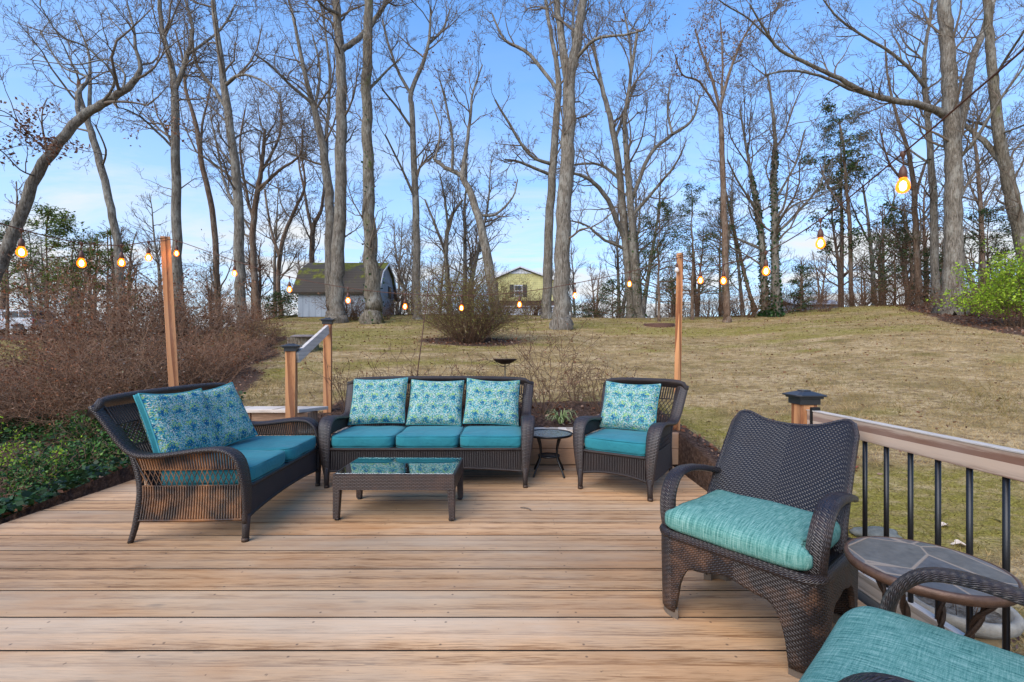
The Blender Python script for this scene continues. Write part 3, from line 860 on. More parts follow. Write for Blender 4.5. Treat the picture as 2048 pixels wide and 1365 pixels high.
# ------------------------------------------------------------------ wicker seats (sofa, loveseat, armchair)
PROF = [(-0.005, .125, .027, 0), (-.012, .24, .040, .006), (-.012, .36, .050, .013), (0, .46, .056, .020), (.028, .55, .062, .026), (.095, .602, .063, .030), (.21, .61, .060, .030),
        (.38, .590, .056, .030), (.54, .572, .054, .030), (.66, .585, .052, .032), (.735, .655, .054, .042), (.815, .79, .056, .058), (.89, .905, .056, .072)]
POSTB = [(.735, 0.0), (.71, .08), (.69, .17), (.67, .325), (.685, .46), (.73, .60)]
BACK = [(.60, .345), (.66, .47), (.72, .62), (.79, .77), (.86, .895)]
def interp(tab, z, zi=1, ti=0):
    for a, b in zip(tab, tab[1:]):
        if (a[zi] - z) * (b[zi] - z) <= 0 and a[zi] != b[zi]:
            f = (z - a[zi]) / (b[zi] - a[zi]); return a[ti] + (b[ti] - a[ti]) * f
    return tab[-1][ti]
def arm_under(t):
    pts = [p for p in PROF if p[0] >= -0.001]
    for a, b in zip(pts, pts[1:]):
        if a[0] <= t <= b[0]:
            return a[1] + (b[1] - a[1]) * (t - a[0]) / (b[0] - a[0]) - 0.012
    return pts[-1][1]
def lattice(mb, fn, s0, s1, w0, w1, n, r):
    """diagonal strands both ways over the patch fn(s, w)"""
    dw = (w1 - w0); ds = dw * 0.62
    k = s0 - ds
    step = (s1 - s0) / n
    while k < s1 + ds:
        for sg in (1, -1):
            pts = []
            for q in range(4):
                f = q / 3; s = k + (ds * f if sg > 0 else ds * (1 - f))
                if s0 - 1e-6 <= s <= s1 + 1e-6: pts.append(fn(s, w0 + dw * f))
            if len(pts) > 1: mb.tube(pts, r, 4, caps=False)
        k += step
def make_seat(name, W, label, cat, loc, rz, dense=True, warmside=False):
    o = thing(name, label, cat, loc, rz)
    hx = W / 2
    cp = catmull(PROF, 3)
    for sg in (-1, 1):
        mb = MB()
        pts = [(sg * (hx + p[3]), p[0], p[1]) for p in cp]
        mb.sweep(pts, [(1, 0, 0.10 * sg * (1 if p[1] > .5 else 0))for p in cp], [p[2] for p in cp], [.017] * len(cp))
        mb.build('arm', MT['wick_arm'], o)
        # side panel of wound canes with an open lattice at cushion height
        mb = MB()
        n = 40; r = 0.0072
        x = sg * hx
        rm = MT['ribwarm'] if (warmside and sg < 0) else MT['rib']
        def tb(z): return interp(POSTB, z)
        def sp(s, z):     # s in 0..1 along the depth
            return Vector((x + sg * 0.010 * math.sin(s * 3.1), 0.012 + s * (tb(min(z, .599)) - 0.022), z))
        zl0, zl1 = .37, .475
        for k in range(n + 1):
            s = k / n
            mb.tube([sp(s, z) for z in (.145, .22, .30, zl0)], r, 5, caps=False)
            ztop = arm_under(sp(s, zl1).y)
            mb.tube([sp(s, z) for z in (zl1, (zl1 + ztop) / 2, max(ztop, zl1 + .02))], r, 5, caps=False)
        lattice(mb, sp, 0.0, 1.0, zl0 - .004, zl1 + .004, n // 2, 0.0034)
        for z in (zl0, zl1):
            mb.tube([sp(s / 12, z) for s in range(13)], 0.0045, 5, caps=False)
        mb.tube([sp(s / 12, .145) for s in range(13)], 0.010, 6)
        mb.build('side_panel', rm, o)
        # legs
        mb = MB(); mb.tube([(sg * (hx + .002), 0.0, 0.0), (sg * hx, -.004, .10), (sg * hx, -.006, .18)], [.021, .024, .027], 10)
        l = mb.build('leg', MT['wick'], o)
        mb = MB(); mb.tube([(sg * (hx + .002), 0.0, 0.0), (sg * (hx + .001), -.001, .025)], [.0235, .024], 10); mb.build('foot', MT['iron'], l)
        mb = MB(); cb = catmull(POSTB, 3)
        mb.tube([(sg * (hx - .004), p[0], p[1]) for p in cb], [.017 + .004 * min(1, p[1] / .2) for p in cb], 8)
        mb.build('leg', MT['wick_arm'], o)
    # apron below the front edge, slightly arched
    mb = MB()
    nz = int(W / 0.0165)
    def ap(s): return .150 + .035 * (1 - abs(2 * s - 1) ** 2.2)
    for k in range(nz + 1):
        s = k / nz; xx = -hx + .03 + s * (W - .06)
        mb.tube([(xx, -.002, ap(s)), (xx, -.004, .345)], .0068, 5, caps=False)
    mb.grid(lambda u, v: Vector((-hx + .02 + u * (W - .04), .008, ap(u) + v * (.345 - ap(u)))), 24, 1, lambda u, v: (u * W, v * .2))
    mb.tube([(-hx + .02 + s / 20 * (W - .04), -.004, ap(s / 20)) for s in range(21)], .011, 7)
    mb.build('apron', MT['rib'], o)
    mb = MB(); mb.tube([(-hx + .02 + s / 8 * (W - .04), -.004, .352) for s in range(9)], .015, 8)
    mb.build('front_rail', MT['wick'], o)
    mb = MB(); mb.box((0, .32, .345), (W - .02, .62, .022)); mb.build('seat_deck', MT['wick'], o)
    # back
    bk = catmull(BACK, 3)
    def bp(s, w):      # s 0..1 across, w 0..1 up
        q = w * (len(bk) - 1); i = min(int(q), len(bk) - 2); f = q - i
        t = bk[i][0] + (bk[i + 1][0] - bk[i][0]) * f; z = bk[i][1] + (bk[i + 1][1] - bk[i][1]) * f
        e = (2 * s - 1); ww = hx - .01 + .05 * w
        return Vector((e * ww, t - .03 * abs(e) ** 4 * 0 + .018 * (1 - e * e), z - 0.0))
    mb = MB(); n = int(W / 0.021)
    l0, l1 = .52, .76
    for k in range(n + 1):
        s = k / n
        mb.tube([bp(s, w) for w in (0, .25, l0)], .0072, 5, caps=False)
        mb.tube([bp(s, w) for w in (l1, .88, .98)], .0072, 5, caps=False)
    lattice(mb, bp, 0, 1, l0 - .01, l1 + .01, int(n * .62), .0036)
    for w in (l0, l1): mb.tube([bp(s / 16, w) for s in range(17)], .005, 5, caps=False)
    mb.build('back_panel', MT['rib'], o)
    mb = MB(); cpts = []
    for k in range(25):
        s = k / 24; e = 2 * s - 1
        q = bp(s, 1.0); cpts.append(Vector((e * (hx + .10), q.y + .028, .905 + .022 * (1 - e ** 4) - .05 * max(0, abs(e) - .93) / .07)))
    mb.sweep(cpts, [(0, -.55, .75)] * 25, [.046] * 25, [.024] * 25)
    mb.build('back_top_rail', MT['wick'], o)
    return o

def cushion(name, w, d, h, label, cat, loc, rz, mat, tilt=0.0, group=None, puff=0.006, edge=4.5, seed=0, notch=None):
    """seat cushion: rounded box; the mesh itself is the thing"""
    mb = MB(); rng = random.Random(seed)
    nu, nv = 28, 26
    ph = [rng.uniform(0, 6) for _ in range(4)]
    def prof(a):  # superellipse in (lateral, height)
        ca, sa = math.cos(a), math.sin(a)
        return math.copysign(abs(ca) ** (2 / edge), ca), math.copysign(abs(sa) ** (2 / edge), sa)
    def sph(u, v):
        th = (u - 0.5) * 2 * math.pi; la = (v - 0.5) * math.pi
        cx_, sx_ = math.cos(th), math.sin(th)
        e1 = 0.24
        X = math.copysign(abs(cx_) ** e1, cx_); Y = math.copysign(abs(sx_) ** e1, sx_)
        cl = abs(math.cos(la)) ** (0.17 if edge > 4 else .36); sl = math.copysign(abs(math.sin(la)) ** (0.42 if edge > 4 else .62), math.sin(la))
        x = X * cl * w / 2; y = Y * cl * d / 2; z = sl * h / 2
        rr = max(abs(X), abs(Y)) * cl
        z += (1 if z > 0 else -0.15) * puff * (1 - rr ** 2) * (1 if abs(z) > h * .1 else 0)
        z += 0.0035 * math.sin(x * 21 + ph[0]) * math.sin(y * 17 + ph[1])
        y += 0.004 * math.sin(x * 13 + ph[2]) * max(0.0, -Y)
        if notch:
            q = abs(x) / (w / 2)
            if q > 0.86 and y > -d / 2 + notch: x *= 0.93
        return Vector((x, y, z))
    mb.grid(sph, 64, 32, None)
    # planar uvs in metres
    for i, f in enumerate(mb.f):
        c = [mb.v[k] for k in f]
        zs = [q[2] for q in c]; nrm = (Vector(c[1]) - Vector(c[0])).cross(Vector(c[2]) - Vector(c[0]))
        if nrm.length < 1e-12: nrm = Vector((0, 0, 1))
        nrm.normalize()
        if abs(nrm.z) > 0.6: mb.uv[i] = [(q[0], q[1]) for q in c]
        elif abs(nrm.y) > abs(nrm.x): mb.uv[i] = [(q[0], q[2] * 0.9 - d / 2) for q in c]
        else: mb.uv[i] = [(q[1], q[2]) for q in c]
    o = mb.build(name, mat, None, weld=True)
    o.location = loc; o.rotation_euler = (tilt, 0, rz)
    # seam piping as a part
    def rim(z, k=1.0):
        pts = []
        for a in range(65):
            th = a / 64 * 2 * math.pi; cx_, sx_ = math.cos(th), math.sin(th)
            X = math.copysign(abs(cx_) ** .24, cx_); Y = math.copysign(abs(sx_) ** .24, sx_)
            pts.append((X * w / 2 * .985, Y * d / 2 * .985, z))
        return pts
    if edge > 4:
        mb = MB(); mb.tube(rim(h * .43), .0028, 5, caps=False); mb.tube(rim(-h * .43), .0028, 5, caps=False)
        mb.build('seam', mat, o)
    return tag(o, label, cat, group)

def pillow(w, h, t, label, loc, rz, lean, roll=0.0, group='printed throw pillows', seed=0, gusset=False):
    """w wide, h tall; stands in its local xz plane, leaning back by lean"""
    o = thing('throw_pillow', label, 'pillow', loc, 0, group)
    o.rotation_euler = (lean, roll, rz)
    rng = random.Random(seed); p0 = rng.uniform(0, 6); p1 = rng.uniform(0, 6)
    sag = rng.uniform(.0, .02)
    def outline(a, b):
        pin = 0.045
        x = a * w / 2 * (1 - pin * (1 - b * b) ** 1 + pin * .2)
        z = b * h / 2 * (1 - pin * (1 - a * a) + pin * .2)
        if b > 0: z -= sag * (1 - a * a) * b
        return x, z + h / 2
    g0 = t * (0.11 if gusset else 0.05)
    def face(sgn):
        def fn(u, v):
            a, b = 2 * u - 1, 2 * v - 1
            x, z = outline(a, b)
            q = ((1 - a ** 4) * (1 - b ** 4)) ** 0.5
            y = g0 + (t / 2 - g0) * q * (1 + .10 * math.sin(a * 4 + p0) * math.sin(b * 3.4 + p1))
            return Vector((x, sgn * y, z))
        return fn
    mb = MB()
    mb.grid(face(-1), 26, 26, lambda u, v: (u * w + p0, v * h + p1))
    mb.grid(lambda u, v: face(1)(1 - u, v), 26, 26, lambda u, v: (u * w + p1, v * h))
    mb.build('printed_cover', MT['print'], o)
    mb = MB(); ring = []
    N = 24
    for k in range(N): ring.append((-1 + 2 * k / N, -1))
    for k in range(N): ring.append((1, -1 + 2 * k / N))
    for k in range(N): ring.append((1 - 2 * k / N, 1))
    for k in range(N): ring.append((-1, 1 - 2 * k / N))
    ring.append(ring[0])
    pts = [outline(a, b) for a, b in ring]
    if gusset:
        vs = []; 
        for x, z in pts: vs += [(x, -g0, z), (x * 1.012, 0, (z - h / 2) * 1.012 + h / 2), (x, g0, z)]
        fs = []
        for k in range(len(pts) - 1): fs += [(3 * k, 3 * k + 1, 3 * k + 4, 3 * k + 3), (3 * k + 1, 3 * k + 2, 3 * k + 5, 3 * k + 4)]
        mb.add(vs, fs, None, True)
        mb.build('gusset', MT['teal'], o); mb = MB()
    for sgn in ((-1, 1) if gusset else (0,)):
        mb.tube([(x, sgn * g0, z) for x, z in pts], .0055, 6, caps=False)
    mb.build('piping', MT['tealedge'], o)
    return o

def loc_of(o, x, y, z):
    """local point of a thing that only has a location and rz"""
    a = o.rotation_euler[2]
    return (o.location[0] + x * math.cos(a) - y * math.sin(a), o.location[1] + x * math.sin(a) + y * math.cos(a), o.location[2] + z)

LEAN = R(-27)
# sofa
sofa = make_seat('wicker_sofa', 1.81, 'dark brown wicker three seat sofa with teal cushions behind the coffee table', 'sofa', (-0.785, 4.16, 0), R(0.3))
for i, (x, t) in enumerate(((-.592, 'left end of the three seat sofa'), (0, 'middle of the three seat sofa'), (.592, 'right end of the three seat sofa'))):
    cushion('seat_cushion', .588, .60, .115, 'flat teal seat cushion on the ' + t, 'cushion', loc_of(sofa, x, .285, .418), R(0.3), MT['teal'], group='teal seat cushions', seed=i)
for i, (x, y, dz, rl, t, w) in enumerate(((-.60, .50, .02, R(-2), 'teal and navy fan print pillow at the left end of the sofa', .57), (-.02, .53, 0, R(1), 'middle fan print pillow of the three on the sofa, its top edge sagging', .56), (.57, .51, .01, R(2.5), 'paler fan print pillow at the right end of the sofa with a raised corner', .56))):
    pillow(w, .50, .17, t, loc_of(sofa, x, y, .485 + dz), R(0.3), LEAN, rl, seed=i + 3)
# loveseat
lv = make_seat('wicker_loveseat', 1.23, 'dark wicker loveseat with open caned side, standing at the left of the deck', 'loveseat', (-1.775, 3.605, 0), R(92.3), warmside=True)
cushion('seat_cushion', .602, .60, .115, 'flat teal seat cushion on the near half of the loveseat', 'cushion', loc_of(lv, -.303, .285, .418), R(92.3), MT['teal'], group='teal seat cushions', seed=7)
cushion('seat_cushion', .602, .60, .115, 'flat teal seat cushion on the far half of the loveseat', 'cushion', loc_of(lv, .303, .285, .418), R(92.3), MT['teal'], group='teal seat cushions', seed=8)
pillow(.52, .50, .17, 'large fan print pillow with teal side at the near end of the loveseat', loc_of(lv, -.30, .54, .485), R(83), R(-22), R(1), seed=12, gusset=True)
pillow(.50, .50, .15, 'fan print pillow at the far end of the loveseat, one corner sticking up', loc_of(lv, .13, .50, .490), R(78), R(-25), R(-6), seed=13, gusset=True)
# armchair
ac = make_seat('wicker_armchair', .627, 'dark wicker armchair angled beside the round glass side table', 'armchair', (.885, 3.96, 0), R(-32.8))
cushion('seat_cushion', .60, .60, .12, 'flat teal seat cushion on the angled wicker armchair', 'cushion', loc_of(ac, 0, .285, .420), R(-32.8), MT['teal'], group='teal seat cushions', seed=9)
pillow(.54, .49, .17, 'fan print pillow alone on the angled wicker armchair', loc_of(ac, -.055, .49, .49), R(-29), LEAN, R(1), seed=15)

# ------------------------------------------------------------------ coffee table
ct = thing('coffee_table', 'low brown woven coffee table with a glass top in front of the sofa', 'coffee table', (-.865, 3.60, 0), R(-.8))
TW, TD, TH = .90, .53, .348
for sx in (-1, 1):
    for sy in (-1, 1):
        mb = MB(); x = sx * (TW / 2 - .028); y = sy * (TD / 2 - .028)
        vs = []
        for (z, h) in ((.012, .021), (.235, .027)):
            cx_, cy_ = x + sx * (.027 - h) * 1.0, y + sy * (.027 - h)
            vs += [(cx_ - h, cy_ - h, z), (cx_ + h, cy_ - h, z), (cx_ + h, cy_ + h, z), (cx_ - h, cy_ + h, z)]
        uv = [(0, 0), (.05, 0), (.05, .22), (0, .22)]
        mb.add(vs, [(0, 1, 5, 4), (1, 2, 6, 5), (2, 3, 7, 6), (3, 0, 4, 7), (0, 3, 2, 1)], [uv] * 5)
        l = mb.build('leg', MT['wick_table'], ct, bevel=.004)
        mb = MB(); mb.lathe([(.019, 0), (.022, .006), (.022, .012)], (x, y, 0), 12, cap=True); mb.build('foot', MT['black'], l)
mb = MB()
for s in (-1, 1):
    mb.box((0, s * (TD / 2 - .012), .285), (TW, .024, .118))
    mb.box((s * (TW / 2 - .012), 0, .285), (.024, TD - .05, .118))
mb.build('apron', MT['wick_table'], ct, bevel=.005)
mb = MB()
for s in (-1, 1):
    mb.box((0, s * (TD / 2 - .026), .337), (TW - .004, .048, .014)); mb.box((s * (TW / 2 - .026), 0, .3371), (.048, TD - .10, .014))
mb.build('top_frame', MT['wick_table'], ct, bevel=.004)
mb = MB(); mb.box((0, 0, .300), (.045, TD - .05, .03)); mb.box((0, 0, .262), (TW - .05, TD - .05, .008)); mb.build('under_shelf', MT['wick_table'], ct)
def glass(name, tint=(0.75, 0.85, 0.84), rough=0.02, mixf=0.55):
    M = Mat(name, rough, 0.5)
    gl = M.node('BsdfGlossy'); gl.inputs['Roughness'].default_value = rough; gl.inputs[0].default_value = (0.9, 0.95, 0.95, 1)
    tr = M.node('BsdfTransparent'); tr.inputs[0].default_value = (*tint, 1)
    fr = M.node('Fresnel'); fr.inputs[0].default_value = 1.6
    f = M.math('ADD', M.math('MULTIPLY', fr.outputs[0], 1.2), mixf * 0.3, clamp=True)
    mx = M.node('MixShader', i0=f, i1=tr.outputs[0], i2=gl.outputs[0])
    M.t.links.new(mx.outputs[0], M.t.nodes['Material Output'].inputs['Surface'])
    return M.m
MT['glass'] = glass('table_glass')
mb = MB(); mb.box((0, 0, .346), (TW - .03, TD - .03, .0035)); mb.build('glass_top', MT['glass'], ct, bevel=.002)

# ------------------------------------------------------------------ round side table
rt = thing('round_side_table', 'small round side table of black metal with a pebbled glass top between sofa and armchair', 'side table', (.375, 4.63, 0), R(20))
mb = MB(); mb.lathe([(.222, .398), (.236, .396), (.240, .408), (.236, .418), (.224, .416), (.222, .398)], n=40); mb.build('rim', MT['black'], rt)
M_ = Mat('pebbled_glass', 0.12, 0.8); nn = M_.noise(M_.map(M_.obj(), (55, 55, 55)), 1.0, 3, 0.6, 1.5)
M_.set(Base_Color=M_.ramp(nn, [(0.35, (0.06, 0.085, 0.085)), (0.7, (0.26, 0.31, 0.31))])); M_.bump(nn, 0.5, 0.004)
MT['pebble'] = M_.m
mb = MB(); mb.lathe([(.001, .409), (.224, .409), (.224, .404), (.001, .404)], n=40, smooth=False); mb.build('glass_top', MT['pebble'], rt)
mb = MB(); mb.lathe([(.105, .178), (.112, .178), (.112, .192), (.105, .192), (.105, .178)], n=28); mb.lathe([(.001, .186), (.107, .186), (.107, .183), (.001, .183)], n=28)
mb.build('shelf', MT['black'], rt)
for k in range(4):
    a = k * math.pi / 2 + .35; c, s = math.cos(a), math.sin(a)
    mb = MB(); mb.tube([(r * c, r * s, z) for r, z in catmull([(.215, 0.0), (.19, .05), (.135, .14), (.115, .20), (.125, .30), (.165, .398)], 3)], .0105, 8)
    mb.build('leg', MT['black'], rt)

# ------------------------------------------------------------------ chevron wicker armchairs in the foreground
def make_club(name, label, loc, rz):
    o = thing(name, label, 'armchair', loc, rz, 'chevron weave wicker armchairs')
    W2, D0, D1 = .335, -.035, .52
    # perimeter of the seat, rounded rectangle
    def per(s):
        rc = .075; w, d = W2, (D1 - D0) / 2; cyy = (D0 + D1) / 2
        segs = [('l', (-(w - rc), -d), (w - rc, -d)), ('a', (w - rc, -(d - rc)), -90), ('l', (w, -(d - rc)), (w, d - rc)), ('a', (w - rc, d - rc), 0),
                ('l', (w - rc, d), (-(w - rc), d)), ('a', (-(w - rc), d - rc), 90), ('l', (-w, d - rc), (-w, -(d - rc))), ('a', (-(w - rc), -(d - rc)), 180)]
        lens = [math.dist(q[1], q[2]) if q[0] == 'l' else rc * math.pi / 2 for q in segs]
        T = sum(lens); x = (s % 1.0) * T
        for q, L in zip(segs, lens):
            if x <= L + 1e-9:
                f = x / L
                if q[0] == 'l': return (q[1][0] + (q[2][0] - q[1][0]) * f, q[1][1] + (q[2][1] - q[1][1]) * f + cyy), T
                a = R(q[2] + 90 * f); return (q[1][0] + rc * math.cos(a), q[1][1] + rc * math.sin(a) + cyy), T
            x -= L
        return (-(w - rc), -d + cyy), T
    cw, cd = W2 - .02, (D1 - D0) / 2 - .02
    corners = [(sx * (W2 - .03), y) for sx in (-1, 1) for y in (D0 + .03, D1 - .03)]
    def zbot(x, y):
        d = min(math.dist((x, y), c) for c in corners)
        if d < .074: return .030
        f = min(1, (d - .074) / .085)
        return .030 + .232 * (1 - (1 - f) ** 2) ** .5 + .035 * max(0, min(1, (d - .18) / .15))
    mb = MB(); N = 176; K = 10
    vs = []; fs = []; uvs = []
    for i in range(N):
        (x, y), T = per(i / N)
        zb = zbot(x, y)
        for k in range(K + 1):
            f = k / K; z = zb + (.388 - zb) * f
            taper = 1 - .10 * (1 - z / .388) ** 1.5 if z < .3 else 1
            tx = 1 - .015 * max(0, (.30 - z) / .30)
            vs.append((x * tx, (y - .24) * tx + .24, z))
    for i in range(N):
        for k in range(K):
            a = i * (K + 1) + k; b = ((i + 1) % N) * (K + 1) + k
            fs.append((a, b, b + 1, a + 1))
            u0 = i / N * T - .29; u1 = (i + 1) / N * T - .29
            uvs.append([(u0, vs[a][2]), (u1, vs[b][2]), (u1, vs[b + 1][2]), (u0, vs[a + 1][2])])
    mb.add(vs, fs, uvs, True)
    mb.build('frame', MT['twill2'], o, solid=.022)
    mb = MB(); mb.tube([(*per(i / 88)[0], .385) for i in range(89)], .021, 10, caps=False); mb.build('seat_rim', MT['twill3'], o)
    mb = MB(); mb.box((0, .24, .37), (W2 * 2 - .04, D1 - D0 - .04, .02)); mb.build('seat_deck', MT['twill'], o)
    for cx_, cy_ in corners:
        idx = [i for i in range(-4, N + 4) if math.dist(per((i % N) / N)[0], (cx_, cy_)) < .078]
        runs = []
        for i in idx:
            if runs and i == runs[-1][-1] + 1: runs[-1].append(i)
            else: runs.append([i])
        run = max(runs, key=len); mb = MB(); ring = [per((i % N) / N)[0] for i in run]
        ring = [(x * .985, (y - .24) * .985 + .24) for x, y in ring]
        ccx, ccy = cx_ * .86, (cy_ - .24) * .86 + .24
        out = [(x + (x - ccx) * .10, y + (y - ccy) * .10) for x, y in ring] + [(x + (ccx - x) * .38, y + (ccy - y) * .38) for x, y in reversed(ring)]
        m = len(out); mb.add([(x, y, 0) for x, y in out] + [(x, y, .042) for x, y in out], [tuple(range(m))[::-1], tuple(range(m, 2 * m))] + [(k, (k + 1) % m, (k + 1) % m + m, k + m) for k in range(m)])
        l = mb.build('foot', MT['foot'], o)
    # back: curved sheet with two ears and a dipped middle
    def bk(u, v):
        e = 2 * u - 1
        top = .866 + .034 * math.exp(-((abs(e) - .86) / .28) ** 2) - .016 * math.exp(-(e / .5) ** 2)
        if abs(e) > .88: top -= .050 * ((abs(e) - .88) / .12) ** 2.4
        z = .36 + (top - .36) * v
        f = (z - .36) / .52
        w = .308 - .022 * f
        y = .405 + .13 * f + .20 * f ** 1.35 - .045 * (e * e) * (1 - .3 * f)
        return Vector((e * w, y - .0, z))
    mb = MB(); mb.grid(bk, 40, 30, lambda u, v: ((u - .5) * .60, v * .60))
    mb.build('backrest', MT['twill'], o, solid=.028)
    mb = MB()
    path = [bk(0, v / 14) for v in range(15)] + [bk(u / 30, 1) for u in range(1, 31)] + [bk(1, 1 - v / 14) for v in range(1, 15)]
    mb.tube(path, .0148, 8); mb.build('back_rim', MT['twill3'], o)
    for sg in (-1, 1):
        ap = catmull([(.035, .36), (.022, .46), (.038, .55), (.095, .622), (.18, .645), (.30, .636), (.42, .610), (.515, .585)], 5)
        mb = MB()
        mb.sweep([(sg * (.300 + .025 * math.sin(min(1, max(0, (p[1] - .36) / .3)) * 1.5) - .02 * max(0, (p[0] - .3) / .2)), p[0], p[1]) for p in ap], [(1, 0, -.12 * sg)] * len(ap), [.042 - .010 * (i / len(ap)) for i in range(len(ap))], [.0165] * len(ap), 14)
        mb.build('arm', MT['twill3'], o)
    return o
c1 = make_club('chevron_armchair', 'tall backed dark chevron weave armchair in front of the deck railing', (.945, 1.965, 0), R(-50))
cu = cushion('seat_cushion', .64, .54, .115, 'puffy aqua slub seat cushion on the tall chevron weave armchair by the railing', 'cushion', loc_of(c1, 0, .215, .447), R(-50), MT['slub'], group='aqua slub cushions', puff=.025, edge=2.6, seed=21, notch=.05)
c2 = make_club('chevron_armchair', 'dark woven armchair cut off by the bottom right corner, only its arms and seat showing', (.835, 1.13, 0), R(-138.7))
cu = cushion('seat_cushion', .66, .60, .125, 'large aqua slub cushion on the cut off armchair in the bottom right corner', 'cushion', loc_of(c2, 0, .235, .452), R(-138.7), MT['slub'], group='aqua slub cushions', puff=.03, edge=2.4, seed=22)

# ------------------------------------------------------------------ slate topped iron table
sl = thing('slate_table', 'round slate topped table on twisted iron legs between the two chevron armchairs', 'side table', (1.452, 1.60, 0), 0)
M_ = Mat('slate_tiles', 0.42, 0.5)
o_ = M_.obj(); vo = M_.node('TexVoronoi', {'feature': 'F1'}, Vector=M_.map(o_, (1, 1, 0), loc=(.37, .13, 0)), Scale=5.2, Randomness=.75)
ve = M_.node('TexVoronoi', {'feature': 'DISTANCE_TO_EDGE'}, Vector=M_.map(o_, (1, 1, 0), loc=(.37, .13, 0)), Scale=5.2, Randomness=.75)
rc = M_.sep(vo.outputs['Color'])
nz = M_.noise(o_, 26, 6, .7)
c = M_.ramp(rc[0], [(0.1, (.085, .088, .092)), (.45, (.14, .13, .12)), (.7, (.15, .12, .095)), (1, (.10, .105, .095))])
c = M_.mix(.85, c, M_.ramp(nz, [(.3, (.6, .6, .6)), (.7, (1.35, 1.3, 1.25))]), 'MULTIPLY')
gr = M_.ramp(ve.outputs['Distance'], [(.012, 1.0), (.024, 0.0)])
c = M_.mix(gr, c, (.27, .21, .155)); M_.set(Base_Color=c); M_.bump(M_.math('SUBTRACT', M_.math('MULTIPLY', nz, .5), gr), .4, .004)
MT['slate'] = M_.m
mb = MB(); mb.lathe([(.001, .506), (.219, .506), (.219, .495), (.001, .492)], n=56, smooth=False); mb.build('slate_top', MT['slate'], sl)
mb = MB(); mb.lathe([(.217, .500), (.222, .508), (.231, .505), (.233, .488), (.226, .474), (.216, .472), (.215, .495), (.217, .500)], n=56)
MT['rimwood'] = plain('bronze_rim', (.11, .06, .038), .45, .3, .5, .35, 30, .2); mb.build('rim', MT['rimwood'], sl)
for k in range(4):
    a = k * math.pi / 2 + .45; c_, s_ = math.cos(a), math.sin(a)
    mb = MB(); pts = catmull([(.19, 0), (.165, .06), (.12, .18), (.11, .28), (.145, .40), (.195, .476)], 6)
    for ph in (0, math.pi):
        mb.tube([(r * c_ + .007 * math.cos(i * .8 + ph), r * s_ + .007 * math.sin(i * .8 + ph), z) for i, (r, z) in enumerate(pts)], .0075, 6)
    mb.build('leg', MT['iron'], sl)
mb = MB(); mb.tube([(.118 * math.cos(t / 20 * 2 * math.pi), .118 * math.sin(t / 20 * 2 * math.pi), .22) for t in range(21)], .007, 6); mb.build('ring', MT['iron'], sl)

# ------------------------------------------------------------------ planter outside the railing
pl = thing('stone_planter', 'weathered cream stone planter outside the railing behind the slate table', 'planter', (2.16, 2.20, -.30), 0)
MT['stone'] = plain('cast_stone', (.30, .27, .22), .85, 0, .2, .3, 14, .5)
MT['stone2'] = plain('ochre_cast_stone', (.26, .175, .085), .85, 0, .2, .35, 14, .5)
mb = MB(); mb.lathe([(.145, .25), (.17, .262), (.205, .29), (.215, .325), (.20, .345), (.18, .340), (.172, .30), (.16, .28)], n=40); mb.build('rim', MT['stone'], pl)
mb = MB(); mb.lathe([(.10, -.02), (.125, .0), (.11, .04), (.125, .10), (.155, .18), (.165, .225), (.148, .25)], n=40)
for k in range(18):
    a = k / 18 * 2 * math.pi; mb.lathe([(.001, .0), (.014, .006), (.017, .02), (.014, .034), (.001, .04)], (.158 * math.cos(a), .158 * math.sin(a), .165), 8)
mb.build('bowl', MT['stone2'], pl)
mb = MB(); mb.lathe([(.001, .30), (.172, .295)], n=24); mb.build('soil', MT['gbark'], pl)
mb = MB(); rng = random.Random(3)
for k in range(9):
    a = rng.uniform(0, 6.28); r = rng.uniform(.02, .09)
    mb.tube([(r * math.cos(a), r * math.sin(a), .29), (r * 1.3 * math.cos(a), r * 1.3 * math.sin(a), .36), (r * 1.9 * math.cos(a + .3), r * 1.9 * math.sin(a + .3), rng.uniform(.40, .47))], [.0022, .0018, .001], 4)
mb.build('dry_stems', MT['twigb'], pl)

# stones, red leaves, twig on the deck, stump, dish stand, garden rod, fire ring
def rock(name, label, loc, s, mat, seed=0, cat='rock'):
    rng = random.Random(seed); mb = MB(); ph = [rng.uniform(0, 6) for _ in range(6)]
    def fn(u, v):
        th = u * 2 * math.pi; la = (v - .5) * math.pi
        r = 1 + .13 * math.sin(3 * th + ph[0]) * math.cos(la) + .1 * math.sin(5 * th + ph[1] + 3 * la) * math.cos(la) + .08 * math.sin(4 * la + ph[2])
        return Vector((r * s[0] * math.cos(th) * math.cos(la), r * s[1] * math.sin(th) * math.cos(la), r * s[2] * math.sin(la)))
    mb.grid(fn, 20, 12); o = mb.build(name, mat, None, weld=True); o.location = loc
    return tag(o, label, cat)
MT['rock'] = plain('grey_field_stone', (.13, .13, .11), .9, 0, .2, .4, 12, .6)
q = P(1755, 1062, 3.55); rock('field_stone', 'flat grey stone in the grass behind the railing balusters', (q.x, q.y, h1(q.x, q.y) + .02), (.16, .11, .05), MT['rock'], 2)
def one_leaf(name, label, loc, s, mat, rz, seed=0):
    mb = MB(); out = []
    for k in range(22):
        a = k / 22 * 2 * math.pi; r = s * (.55 + .35 * abs(math.sin(a * 2.5 + .4)))
        out.append((r * math.cos(a), r * .8 * math.sin(a), .012 * s / .05 * math.sin(a * 2 + seed) + .012))
    mb.add([(0, 0, .004)] + out, [(0, k + 1, (k + 1) % 22 + 1) for k in range(22)]); mb.tube([(s * .4, 0, .008), (s * 1.2, .1 * s, .012)], .0012, 4)
    o = mb.build(name, mat); o.location = loc; o.rotation_euler[2] = rz
    return tag(o, label, 'leaf', 'fallen leaves')
